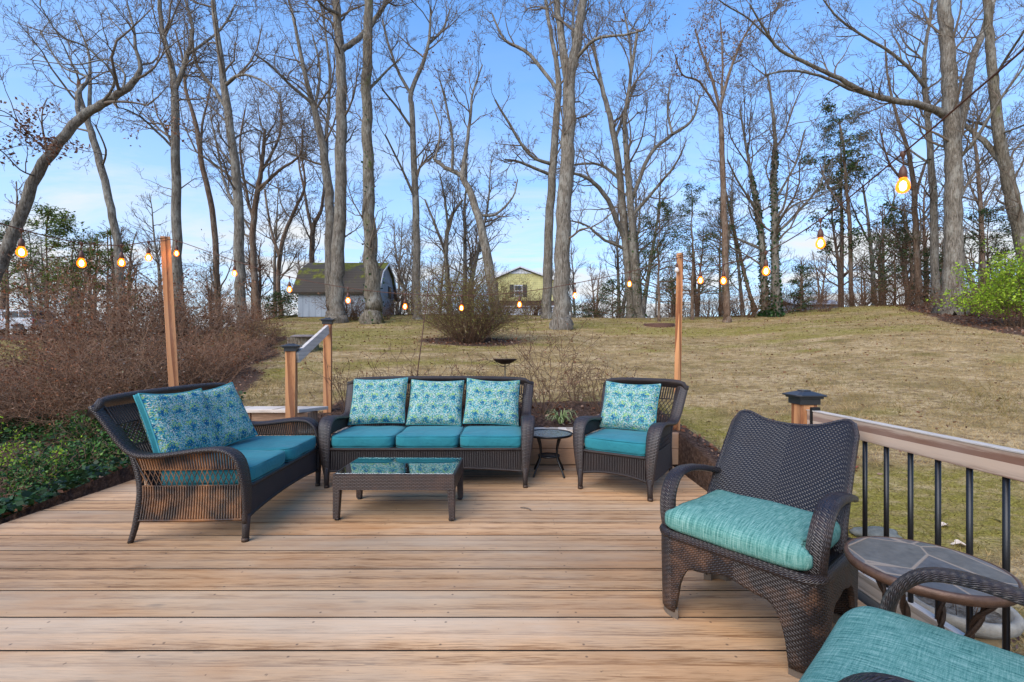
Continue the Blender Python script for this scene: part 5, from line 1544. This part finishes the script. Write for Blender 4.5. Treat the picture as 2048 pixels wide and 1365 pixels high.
tree('slim reddish trunked oak keeping dark leaves in its Y shaped crown', 19, [(1454, 640, 17), (1452, 560, 16), (1449, 450, 15), (1445, 330, 13), (1442, 240, 12), (1440, 215, 10), (1455, 160, 8), (1480, 90, 6), (1510, 40, 4)],
     [(1, [(1441, 225, 8), (1425, 160, 7), (1405, 110, 5), (1390, 60, 4)]), (-1, [(1438, 225, 6), (1400, 165, 5), (1365, 150, 4), (1350, 110, 3)]), (.5, [(1443, 190, 6), (1445, 110, 5), (1440, 40, 3)])], bark='bbark', seed=18, f0=.72, nb=12, Lb=2.3, leaves=1300, leafsize=.09)
tree('ivy wrapped trunk, left one of the green pair at the crest', 21, [(1530, 640, 18), (1528, 560, 17), (1522, 470, 15), (1512, 400, 12), (1500, 340, 9), (1490, 280, 6), (1480, 220, 4)], [(1, [(1524, 500, 8), (1480, 480, 6), (1440, 470, 4)]), (-1, [(1515, 420, 7), (1480, 370, 5), (1455, 320, 4)])], seed=19, f0=.4, nb=20, Lb=3.2, ivy=1500)
tree('ivy wrapped trunk, right one of the green pair at the crest', 20.5, [(1553, 640, 21), (1551, 560, 20), (1550, 450, 17), (1548, 360, 14), (1550, 290, 10), (1545, 220, 7), (1535, 150, 4)], [(1, [(1551, 470, 8), (1600, 420, 7), (1640, 370, 5), (1650, 320, 3)]), (-1, [(1550, 400, 7), (1590, 330, 5), (1610, 260, 4)])], seed=20, f0=.4, nb=22, Lb=3.2, ivy=1700)
tree('thin straight pinkish trunk alone between ivy pair and huge oak', 24, [(1704, 640, 12), (1702, 560, 11), (1700, 450, 10), (1692, 370, 8), (1688, 300, 6), (1680, 250, 4)], [(1, [(1698, 430, 5), (1660, 380, 4), (1640, 330, 3)])], bark='bbark', twig='twigb', seed=21, f0=.35, nb=16, Lb=1.6, leaves=3600, leafmat='leafh', leafsize=.13, name='pine_tree')
tree('small forked bare tree between the lone thin trunk and the leafy undergrowth', 25, [(1748, 640, 13), (1746, 560, 12), (1742, 500, 10), (1735, 430, 7), (1725, 370, 5)], [(1, [(1744, 510, 7), (1775, 450, 6), (1790, 390, 4)]), (-1, [(1742, 490, 6), (1715, 440, 5), (1700, 400, 3)])], seed=22, f0=.3, nb=16, Lb=2.2)
tree('rough brown trunk left of the huge right oak with a lamp lit look', 21, [(1838, 640, 19), (1836, 560, 18), (1832, 470, 16), (1828, 380, 14), (1815, 300, 11), (1790, 220, 8), (1775, 150, 6), (1770, 80, 4)], [(1, [(1830, 400, 9), (1850, 330, 7), (1880, 290, 5)]), (-1, [(1825, 380, 8), (1780, 330, 6), (1760, 260, 4)])], bark='bbark', seed=23, f0=.4, nb=18, Lb=2.8)
tree('straight mid sized trunk just left of the huge right oak', 20, [(1872, 640, 24), (1870, 540, 22), (1868, 420, 20), (1860, 300, 17), (1852, 200, 14), (1848, 120, 11), (1860, 40, 8), (1870, -30, 6)],
     [(-1.5, [(1855, 180, 10), (1800, 120, 9), (1740, 80, 7), (1680, 40, 6), (1640, -10, 4)]), (1, [(1862, 330, 7), (1820, 300, 5), (1790, 270, 3)])], seed=24, f0=.4, nb=20, Lb=3.0, ivy=80)
tree('huge pale oak on the right with a long heavy limb reaching far to the left', 18, [(1905, 640, 66), (1906, 590, 56), (1907, 500, 50), (1908, 380, 46), (1906, 290, 44), (1900, 190, 42), (1894, 90, 38), (1886, 0, 34), (1880, -70, 28)],
     [(-3.5, [(1890, 232, 22), (1840, 210, 20), (1790, 203, 18), (1730, 185, 15), (1680, 158, 13), (1620, 130, 11), (1560, 100, 9), (1530, 60, 7), (1500, 10, 5)]),
      (-2.5, [(1760, 195, 11), (1700, 178, 10), (1640, 152, 8), (1580, 142, 7), (1530, 150, 5)]),
      (2, [(1912, 300, 26), (1930, 200, 24), (1945, 120, 21), (1975, 40, 17), (1995, -30, 14)]),
      (-2, [(1915, 320, 12), (1950, 280, 10), (2000, 200, 8), (2050, 130, 6)]), (-3, [(1560, 100, 6), (1500, 40, 5), (1450, 10, 4), (1420, -20, 3)]), (1.5, [(1910, 420, 8), (1960, 330, 7), (2020, 300, 5), (2070, 290, 4)])],
     seed=25, f0=.35, nb=18, Lb=2.6, flare=1.55)
tree('big oak leaning left at the right edge of the picture behind the bright green shrub', 17.5, [(2080, 640, 46), (2062, 560, 44), (2040, 470, 42), (2018, 370, 38), (2000, 280, 33), (1988, 180, 29), (1980, 90, 26), (1974, 0, 23), (1970, -80, 18)],
     [(1, [(2010, 330, 20), (1975, 290, 18), (1945, 262, 15), (1915, 240, 12)]), (-2, [(1986, 160, 10), (2030, 90, 8), (2070, 30, 6)]), (-2, [(2000, 270, 8), (2050, 250, 6), (2090, 240, 4)])], bark='gbark2', seed=26, f0=.4, nb=16, Lb=2.8)
tree('slender brown tree between the huge right oak and the leaning edge oak', 24, [(1968, 640, 16), (1966, 540, 15), (1962, 430, 13), (1955, 330, 10), (1945, 260, 7)], [(1, [(1962, 420, 7), (1940, 370, 5), (1930, 320, 4)])], bark='bbark', seed=27, f0=.4, nb=14, Lb=2.6)
tree('slim grey tree with broad low crown beside the lyre oak', 26, [(900, 640, 13), (896, 570, 12), (892, 500, 10), (900, 440, 8), (925, 400, 6)], [(1, [(893, 510, 7), (870, 450, 6), (850, 400, 4)]), (-1, [(896, 460, 6), (890, 400, 5), (880, 350, 3)])], seed=28, f0=.3, nb=18, Lb=3.0)
tree('leaning thin ivy flecked stem right of the slim leafy oak', 22, [(1508, 640, 9), (1500, 590, 9), (1482, 520, 8), (1466, 450, 7), (1455, 400, 5), (1440, 330, 3)], [], bark='bbark', seed=29, f0=.5, nb=6, Lb=1.6, ivy=350)

# background wood: four protos, copied
protos = []
def proto_tree(seed, hgt, bark, nstem=1):
    rng = random.Random(seed); o = thing('bare_tree', 'x', 'tree', (0, 0, -50))
    tk = []; polys = []; tips = []
    for s in range(nstem):
        d = unit(np.array([rng.gauss(0, .12), rng.gauss(0, .08), 1])); p = np.array([rng.uniform(-.2, .2) * s, 0, -.3]); pts = [p]; rad = [.17]
        for i in range(9):
            d = unit(d + rvec(rng) * .07 + np.array([0, 0, .08])); pts.append(pts[-1] + d * hgt / 9); rad.append(.17 * (1 - .88 * (i + 1) / 9))
        tk.append((pts, rad, 7))
        for j in range(26):
            f = rng.uniform(.28, .99); q = f * 9; i = min(int(q), 8); fr = q - i
            pp = pts[i] * (1 - fr) + pts[i + 1] * fr
            ax = unit(np.cross(unit(pts[i + 1] - pts[i]), rvec(rng))); dd = np.array([0, 0, .6]) + ax * .8
            grow(polys, tips, pp, dd, hgt * .26 * (1.25 - f) * rng.uniform(.7, 1.3), .045 * (1.2 - f) + .012, 1, rng, .12, .17, (5, 3), 3, rmin=.011)
    polys_mesh('trunk', tk, MT[bark], o); polys_mesh('crown', polys, MT['twigb' if bark == 'bbark' else 'twig'], o)
    return o
for s, (hgt, b, ns) in enumerate(((9, 'bbark', 1), (11, 'gbark', 1), (8, 'bbark', 2), (10, 'gbark', 2), (7, 'bbark', 3))):
    protos.append(proto_tree(100 + s, hgt, b, ns))
rng = random.Random(77)
used = set()
spots = []
for k in range(48):
    u = -60 + 2170 * (k + rng.uniform(.1, .9)) / 48
    y = rng.choice([29, 32, 36, 41, 47, 54]) + rng.uniform(-1.5, 1.5)
    if 975 < u < 1105 and y < 62: y = rng.uniform(58, 66)
    if 560 < u < 800 and y < 31: y += 7
    spots.append((u, y))
for u, y in spots:
    i = rng.randrange(5); pr = protos[i]
    o = pr if i not in used else copy_tree(pr)
    used.add(i)
    x = (u - 1024) / FPX * y; s = rng.uniform(.75, 1.2) * (1 if y < 45 else 1.15)
    o.location = (x, y, h1(x, y)); o.rotation_euler[2] = rng.uniform(0, 6.28); o.scale = (s, s, s)
    tag(o, 'thin bare tree in the far wood beyond the crest of the lawn', 'tree', 'bare trees of the far wood')
for i, pr in enumerate(protos):
    if i not in used:
        for c in list(pr.children): bpy.data.objects.remove(c)
        bpy.data.objects.remove(pr)

# ------------------------------------------------------------------ evergreens
def evergreen(label, u, y, vtop, wpx, seed, nleaf=7000, dens=26, leafmat='leafh', name='evergreen_tree', lo=.12, size=.11, group=None, trunk=True, shape=.8):
    rng = random.Random(seed); nr = np.random.RandomState(seed)
    x = (u - 1024) / FPX * y; bz = h1(x, y); top = CAMH - (vtop - VH) / FPX * y; hgt = top - bz; rw_ = wpx / 2 / FPX * y
    o = thing(name, label, 'tree', (x, y, bz), 0, group)
    polys = []; cs = []
    tp = [np.array([rng.gauss(0, .01) * i * hgt * .1, 0, -.2 + (hgt + .1) * i / 8]) for i in range(9)]
    for j in range(dens):
        f = lo + (1 - lo) * (j + rng.random()) / dens
        q = f * 8; i = min(int(q), 7); p = tp[i] + (tp[i + 1] - tp[i]) * (q - i)
        a = rng.uniform(0, 6.28); L = rw_ * ((1 - f) ** shape * 1.0 + .12) * rng.uniform(.6, 1.25)
        d = np.array([math.cos(a), math.sin(a), rng.uniform(-.05, .45)])
        pts = [p]; 
        for s in range(4): d = unit(d + rvec(rng) * .14 + np.array([0, 0, .03])); pts.append(pts[-1] + d * L / 4)
        polys.append((pts, [.022 * (1 - s / 5.5) * (1.2 - f) + .004 for s in range(5)], 4))
        for s in range(2, 5):
            for q_ in range(3):
                e = unit(d + rvec(rng) * .8); pp = [pts[s]]
                for z in range(2): pp.append(pp[-1] + unit(e + rvec(rng) * .3) * L * .16)
                polys.append((pp, [.007, .005, .003], 3)); cs += pp[1:]
        cs += pts[2:]
    polys_mesh('trunk', [(tp, [max(.02, hgt * .014 * (1 - i / 8.5)) for i in range(9)], 7)], MT['bbark'], o)
    polys_mesh('branches', polys, MT['twigb'], o)
    C = np.array(cs); c = C[nr.randint(0, len(C), nleaf)] + nr.normal(0, size * 1.0, (nleaf, 3)) * np.array([1, 1, .45])
    V, F = quads(c, nr.uniform(.5, 1.3, nleaf) * size, nr, .35, .6)
    np_mesh('foliage', V, F, MT[leafmat], o, attr=np.clip(nr.normal(.45, .25, nleaf), 0, 1))
    return o
evergreen('broad dark evergreen with yellowish tips at the left edge behind the first bulb', 95, 15, 425, 210, 1, 6500, 40, lo=.38, shape=.5, leafmat='leafp')
evergreen('dark evergreen partly out of frame above the white car', 15, 24, 440, 170, 2, 5000, 36, lo=.35, shape=.4)
evergreen('mid green evergreen behind the third bulb left of the light pole', 215, 17, 455, 130, 3, 3500, 30, lo=.2, shape=.5, leafmat='leafp')
evergreen('small round evergreen shrub growing left of the shed', 560, 23, 585, 75, 4, 2600, 24, lo=.05, size=.12, shape=.3)
evergreen('airy hemlock right of the paired oaks', 1318, 20, 400, 130, 5, 5200, 40, lo=.18, shape=.55, size=.09)
evergreen('airy hemlock directly right of the upright light pole', 1385, 20.5, 375, 130, 6, 5600, 42, lo=.2, shape=.5, size=.09)
evergreen('airy hemlock behind the slim leafy oak', 1440, 22, 395, 120, 7, 4600, 40, lo=.2, shape=.5, size=.09)
evergreen('low wide hemlock left of the upright light pole', 1225, 23, 560, 100, 8, 2600, 28, lo=.08, shape=.5, size=.10)
evergreen('flat topped pine with tufts only near its top right of the ivy pair', 1682, 26, 232, 150, 9, 6500, 34, lo=.62, shape=.35, size=.13, name='pine_tree')
evergreen('small bushy ivy covered snag at the crest right of the ivy pair', 1602, 21.5, 528, 46, 10, 2200, 26, lo=.1, shape=.3, size=.10)
evergreen('leafy holly at the crest left of the rough brown trunk', 1790, 22, 430, 130, 11, 4200, 40, lo=.05, shape=.4, size=.11)
evergreen('dense holly behind the bright green shrub on the right', 1975, 21, 415, 130, 12, 6000, 44, lo=.05, shape=.4, size=.11)
evergreen('round green shrub low between centre oak and paired oaks', 1165, 24, 607, 50, 13, 1500, 18, lo=.05, shape=.25, size=.10)
evergreen('holly clump low at the foot of the mid sized right trunk', 1865, 22.5, 500, 80, 14, 2600, 28, lo=.05, shape=.4, size=.11)

# ------------------------------------------------------------------ shrubs
def shrub_parts(o, R_, Hh, nst, seed, leafn, leafmat, twig='twigr', size=.035, lvl=3, kids=(5, 4), gn=.2, spread=.75, shell=.0, rst=.009):
    rng = random.Random(seed); nr = np.random.RandomState(seed); polys = []; tips = []
    for s in range(nst):
        a = rng.uniform(0, 6.28); rr = R_ * .28 * math.sqrt(rng.random())
        p = np.array([rr * math.cos(a), rr * math.sin(a), -.04])
        t = rng.random() ** .7 * spread
        a += rng.gauss(0, .4)
        d = np.array([math.cos(a) * t, math.sin(a) * t, 1 - .35 * t])
        grow(polys, tips, p, d, Hh * rng.uniform(.62, 1.0) * (1.05 if t > .4 else .95), rst * rng.uniform(.7, 1.3), 1, rng, .03, gn, kids, lvl, rmin=.0032)
    polys_mesh('branches', polys, MT[twig], o)
    if leafn:
        A = np.concatenate([np.array(p[0][1:]) for p in polys if p[2] <= 4])
        c = A[nr.randint(0, len(A), leafn)] + nr.normal(0, size * .9, (leafn, 3))
        V, F = quads(c, nr.uniform(.5, 1.4, leafn) * size, nr, .55)
        np_mesh('leaves', V, F, MT[leafmat], o, attr=nr.uniform(0, 1, leafn))
def place_shrub(o, x, y, s=1.0, rz=0, sz=1.0):
    o.location = (x, y, h1(x, y)); o.rotation_euler[2] = rz; o.scale = (s, s, s * sz)

azp = []
for k in range(3):
    o = thing('azalea_shrub', 'x', 'shrub', (0, 0, 0)); shrub_parts(o, 1.0, 1.7, 46, 40 + k, 3800, ('leafaz', 'leafaz2', 'leafaz3')[k], 'twigr', .036, 3, (6, 5)); azp.append(o)
AZ = [  # u, v_top, depth, half width factor, label
    (75, 712, 9.0, .8, 'brown twiggy azalea at the left edge just below the white car'),
    (165, 575, 11.5, .9, 'tall brown azalea under the second bulb'),
    (215, 540, 10.5, 1.2, 'tall rusty azalea under the third bulb from the left'),
    (300, 560, 9.5, 1.15, 'thick brown azalea left of the leaning light pole'),
    (385, 555, 10.5, 1.1, 'thick brown azalea right of the leaning light pole'),
    (455, 600, 11.5, 1.0, 'rounded brown azalea right of centre in the left hedge mass'),
    (525, 640, 12.5, .75, 'low sparse azalea at the right end of the left hedge mass'),
    (20, 722, 7.0, .9, 'low brown azalea in the lower left beside the ivy'),
    (120, 700, 7.0, .9, 'low brown azalea between ivy and the tall hedge'),
    (215, 690, 7.0, .95, 'reddish low azalea behind the left corner of the loveseat'),
    (330, 665, 7.4, 1.0, 'dense low azalea around the foot of the leaning light pole'),
    (415, 665, 8.2, .85, 'dense azalea directly behind the loveseat pillows'),
    (480, 660, 9.6, .7, 'small azalea at the edge of the grass behind the loveseat'),
    (260, 640, 8.6, 1.0, 'middle row azalea behind the loveseat back corner'),
    (170, 650, 8.6, 1.0, 'middle row azalea left of the loveseat below the second bulb')]
for i, (u, vt, y, sx, lb) in enumerate(AZ):
    o = azp[i % 3] if i < 3 else copy_tree(azp[i % 3])
    x = (u - 1024) / FPX * y; bz = h1(x, y); top = CAMH - (vt - VH) / FPX * y
    s = max(.35, (top - bz) / 1.75)
    o.location = (x, y, bz); o.scale = (s * .5 + sx * .62, s * .5 + sx * .62, s); o.rotation_euler[2] = i * 1.9
    tag(o, lb, 'shrub', 'brown azalea shrubs')
# centre bush
x, y = P(940, 0, 13.2).x, 13.2
o = thing('forsythia_bush', 'rounded olive green twiggy bush alone on the lawn under the hanging bulbs', 'shrub', (x, y, h1(x, y)), 0)
shrub_parts(o, 1.4, 1.95, 190, 61, 19000, 'leafo', 'twigb', .032, 3, (5, 4), .12, 1.0)
# small bare shrubs behind the sofa
small = []
for (u, y, vt, n, lb, lf, lm) in ((700, 5.85, 706, 12, 'small leafless shrub right of the stair post behind the sofa arm', 90, 'leafaz'), (812, 6.0, 690, 14, 'thin upright bare shrub behind the gap of left and middle pillows', 60, 'leafaz'),
                          (912, 6.0, 712, 14, 'low bare shrub behind the middle pillow of the sofa', 60, 'leafaz'), (1092, 5.75, 640, 20, 'wide bare shrub with a few orange leaves behind the round side table', 160, 'leafb'),
                          (1200, 5.9, 700, 16, 'thin bare shrub left of the armchair pillow', 80, 'leafaz'), (985, 6.1, 735, 12, 'tiny bare shrub beside the metal bowl on its stand', 40, 'leafaz'), (1150, 6.3, 720, 12, 'low bare shrub between side table shrub and armchair', 50, 'leafaz')):
    x = (u - 1024) / FPX * y; bz = h1(x, y); top = CAMH - (vt - VH) / FPX * y
    o = thing('bare_shrub', lb, 'shrub', (x, y, bz), 0, 'bare shrubs in the bed behind the sofa')
    shrub_parts(o, .35, (top - bz) * .95, n, int(u), lf, lm, 'twigb', .03, 3, (4, 3), .22, .55, rst=.0055)
# bright shrub right, bright shrub left edge
for (u, y, vt, wpx, n, seed, lb) in ((2032, 14.6, 496, 125, 11000, 71, 'bright lime green shrub on the leafy bank at the right edge'), (5, 4.6, 838, 100, 900, 72, 'young yellow green plant at the left edge beside the deck')):
    x = (u - 1024) / FPX * y; bz = h1(x, y); top = CAMH - (vt - VH) / FPX * y
    o = thing('green_shrub', lb, 'shrub', (x, y, bz), 0)
    shrub_parts(o, wpx / 2 / FPX * y, (top - bz) * .85, 40 if y > 10 else 12, seed, n, 'leafy', 'twigb', .075 if y > 10 else .028, 3, (5, 4), .18, .7, rst=.01 if y > 10 else .004)
# green brambles on the bank beside the deck
brm = []
for i, (u, y, vt, s_, lb) in enumerate(((232, 5.2, 842, 1.0, 'leafy green bramble right behind the left end of the loveseat'), (150, 5.0, 872, .9, 'leafy green bramble on the bank left of the loveseat'), (70, 4.75, 900, .8, 'leafy green bramble low on the bank at the deck edge'), (185, 6.2, 815, 1.0, 'leafy green bramble in front of the reddish low azalea'), (255, 4.75, 905, .7, 'small green bramble touching the deck edge beside the loveseat leg'), (30, 4.3, 935, .8, 'green bramble in the lower left corner of the bank'))):
    if i < 2:
        o = thing('green_bramble', lb, 'plant'); shrub_parts(o, .45, .42, 26, 300 + i, 1100, 'leafg', 'twigr', .042, 3, (4, 3), .3, 1.1, rst=.004); brm.append(o)
    else: o = copy_tree(brm[i % 2])
    x = (u - 1024) / FPX * y
    o.location = (x, y, h1(x, y)); o.scale = (s_, s_, s_); o.rotation_euler[2] = i * 1.3
    tag(o, lb, 'plant', 'green brambles on the bank')
# brush along the crest
brp = []
for k in range(3):
    o = thing('brush_shrub', 'x', 'shrub'); shrub_parts(o, 1.2, 1.5, 34, 80 + k, 500, 'leafaz', 'twigb', .06, 3, (5, 4), .16, .8, rst=.014); brp.append(o)
rng = random.Random(5)
cr = [(600 + 0 * k) for k in range(0)]
us = [470, 500, 535, 690, 718, 770, 800, 830, 865, 1010, 1060, 1080, 1190, 1240, 1290, 1330, 1370, 1420, 1460, 1490, 1580, 1620, 1650, 1690, 1720, 1765, 1800, 1835, 1930, 1965, 1995, 2040, 1900, 1870]
for k, u in enumerate(us):
    o = brp[k % 3] if k < 3 else copy_tree(brp[k % 3])
    y = (24.5 if u < 1400 else 21.5) + rng.uniform(-.6, 1.2)
    if u > 1880: y = 17.5 + rng.uniform(-1, 2)
    if 680 < u < 790: y = 20.6
    x = (u - 1024) / FPX * y; s = rng.uniform(.45, .95)
    o.location = (x, y, h1(x, y)); o.scale = (s * 1.2, s * 1.2, s); o.rotation_euler[2] = rng.uniform(0, 6)
    tag(o, 'tangled brown brush growing along the crest of the lawn', 'shrub', 'brown brush along the crest')
# strappy plant behind the side table
x, y = P(1122, 0, 5.25).x, 5.28
mb = MB(); rng = random.Random(8)
for k in range(46):
    a = rng.uniform(0, 6.28); L = rng.uniform(.10, .26); h_ = rng.uniform(.06, .17); w = rng.uniform(.004, .008)
    c_, s_ = math.cos(a), math.sin(a)
    pts = [(0.02 * c_, .02 * s_, 0), (L * .4 * c_, L * .4 * s_, h_), (L * .8 * c_, L * .8 * s_, h_ * .9), (L * c_, L * s_, h_ * .45)]
    vs = []
    for i, p in enumerate(pts):
        ww = w * (1, 1.1, .7, .1)[i]; vs += [(p[0] - s_ * ww, p[1] + c_ * ww, p[2]), (p[0] + s_ * ww, p[1] - c_ * ww, p[2])]
    mb.add(vs, [(2 * i, 2 * i + 1, 2 * i + 3, 2 * i + 2) for i in range(3)], None, True)
o = mb.build('strappy_plant', plain('pale_green_blade', (.26, .33, .13), .7, 0, .3, .4, 20)); o.location = (x, y, h1(x, y) + .02)
tag(o, 'pale green strap leaved plant in the bed behind the round side table', 'plant')

# ------------------------------------------------------------------ ground cover
nr = np.random.RandomState(12)
def scatter(name, n, xr, yr, mask, size, mat, label, lift=.01, aspect=.6, tilt=.55, tone=None, seed=1, rise=0.0, kind='stuff'):
    nr = np.random.RandomState(seed)
    x = nr.uniform(*xr, n * 3); y = yr[0] + (yr[1] - yr[0]) * nr.uniform(0, 1, n * 3) ** 1.0
    keep = nr.uniform(0, 1, n * 3) < mask(x, y)
    vis = (np.abs(x) < y * 1.2 + .4)
    inside = (x > -3.70) & (x < 1.88) & (y < 5.09)
    keep &= vis & ~inside
    x, y = x[keep][:n], y[keep][:n]
    z = H(x, y, False) + lift + nr.uniform(0, 1, len(x)) ** 1.5 * rise
    V, F = quads(np.stack([x, y, z], 1), nr.uniform(.6, 1.35, len(x)) * size * (1 + np.maximum(0, y - 8) * .05), nr, aspect, tilt)
    o = np_mesh(name, V, F, MT[mat], None, attr=nr.uniform(0, 1, len(x)) if tone is None else tone(x, y, nr))
    return tag(o, label, kind=kind)
ivyp = lambda x, y: np.clip(snoise(x, y, 1.5, 31) * 1.5 + .60 - np.maximum(0, y - 5.6) * .55, 0, 1) * (x < -3.7)
scatter('ivy', 15000, (-9, -3.6), (2.2, 7.4), ivyp, .058, 'leafg', 'ivy and weeds covering the bank left of the deck', .02, .85, .35, rise=.14, seed=2, tone=lambda x, y, r: np.clip(.42 + .30 * snoise(x, y, 2.0, 33) + r.normal(0, .2, len(x)), 0, 1))
scatter('leaf_litter', 26000, (-14, 26), (1.6, 24), lambda x, y: bed_mask(x, y) * (.9 if True else 0), .055, 'leafb', 'dry brown fallen leaves under shrubs and on the banks', .006, .65, .4, rise=.03, seed=3)
scatter('lawn_leaves', 2600, (-6, 22), (3.0, 22), lambda x, y: (1 - bed_mask(x, y)) * .8, .05, 'leafb', 'single fallen leaves scattered over the lawn', .01, .65, .4, rise=.01, seed=4)
# grass
N = 300000
nr = np.random.RandomState(9)
y = 1.6 + 20 * nr.uniform(0, 1, N) ** 1.55; x = nr.uniform(-1.18, 1.18, N) * (y + .3)
bm = bed_mask(x, y); mo = moss_mask(x, y)
keep = (bm < .5) & ~((x > -3.72) & (x < 1.88) & (y < 5.1)) & (nr.uniform(0, 1, N) < 1 - .55 * mo)
x, y, mo = x[keep], y[keep], mo[keep]; n = len(x)
z = H(x, y, False)
L = nr.uniform(.016, .05, n) * (1 + y * .035) * (1 + .7 * np.clip(snoise(x, y, 5.0, 44), 0, 1)) * (1 + .9 * np.exp(-((y - 6.9) / 1.3) ** 2) * np.clip(snoise(x, y, 1.8, 46) + .4, 0, 1)); a = nr.uniform(0, 6.28, n); ln = nr.uniform(.5, 1.6, n)
b = nr.uniform(0, 6.28, n); w = nr.uniform(.0016, .0032, n) * (1 + y * .09)
B = np.stack([x, y, z - .003], 1)
side = np.stack([np.cos(b), np.sin(b), np.zeros(n)], 1) * w[:, None]
tip = np.stack([np.cos(a) * ln, np.sin(a) * ln, np.ones(n) * .9], 1); tip /= np.linalg.norm(tip, axis=1, keepdims=True)
V = np.stack([B - side, B + side, B + tip * L[:, None]], 1).reshape(-1, 3)
tone = np.clip(.58 + .24 * snoise(x * .8, y * 1.4, 1.1, 41) + .22 * snoise(x, y, 4.5, 43) - .5 * mo + nr.normal(0, .16, n), 0, 1)
tag(np_mesh('grass', V, np.arange(n * 3).reshape(-1, 3), MT['blade'], None, attr=tone), 'short dry winter grass over the sloping lawn', kind='stuff')
# mulch chips by the railing and behind the wall
scatter('mulch', 9000, (-2.4, 2.9), (1.2, 6.2), lambda x, y: np.clip(((x > 1.8) & (x < 2.75) & (y < 5)) * .9 + ((y > 5.1) & (y < 6.0) & (x < 1.9)) * .8, 0, 1), .035, 'mulch' if 'mulch' in MT else 'leafb', 'dark shredded bark mulch beside the deck and behind the timber wall', .004, .28, .35, rise=.015, seed=6)
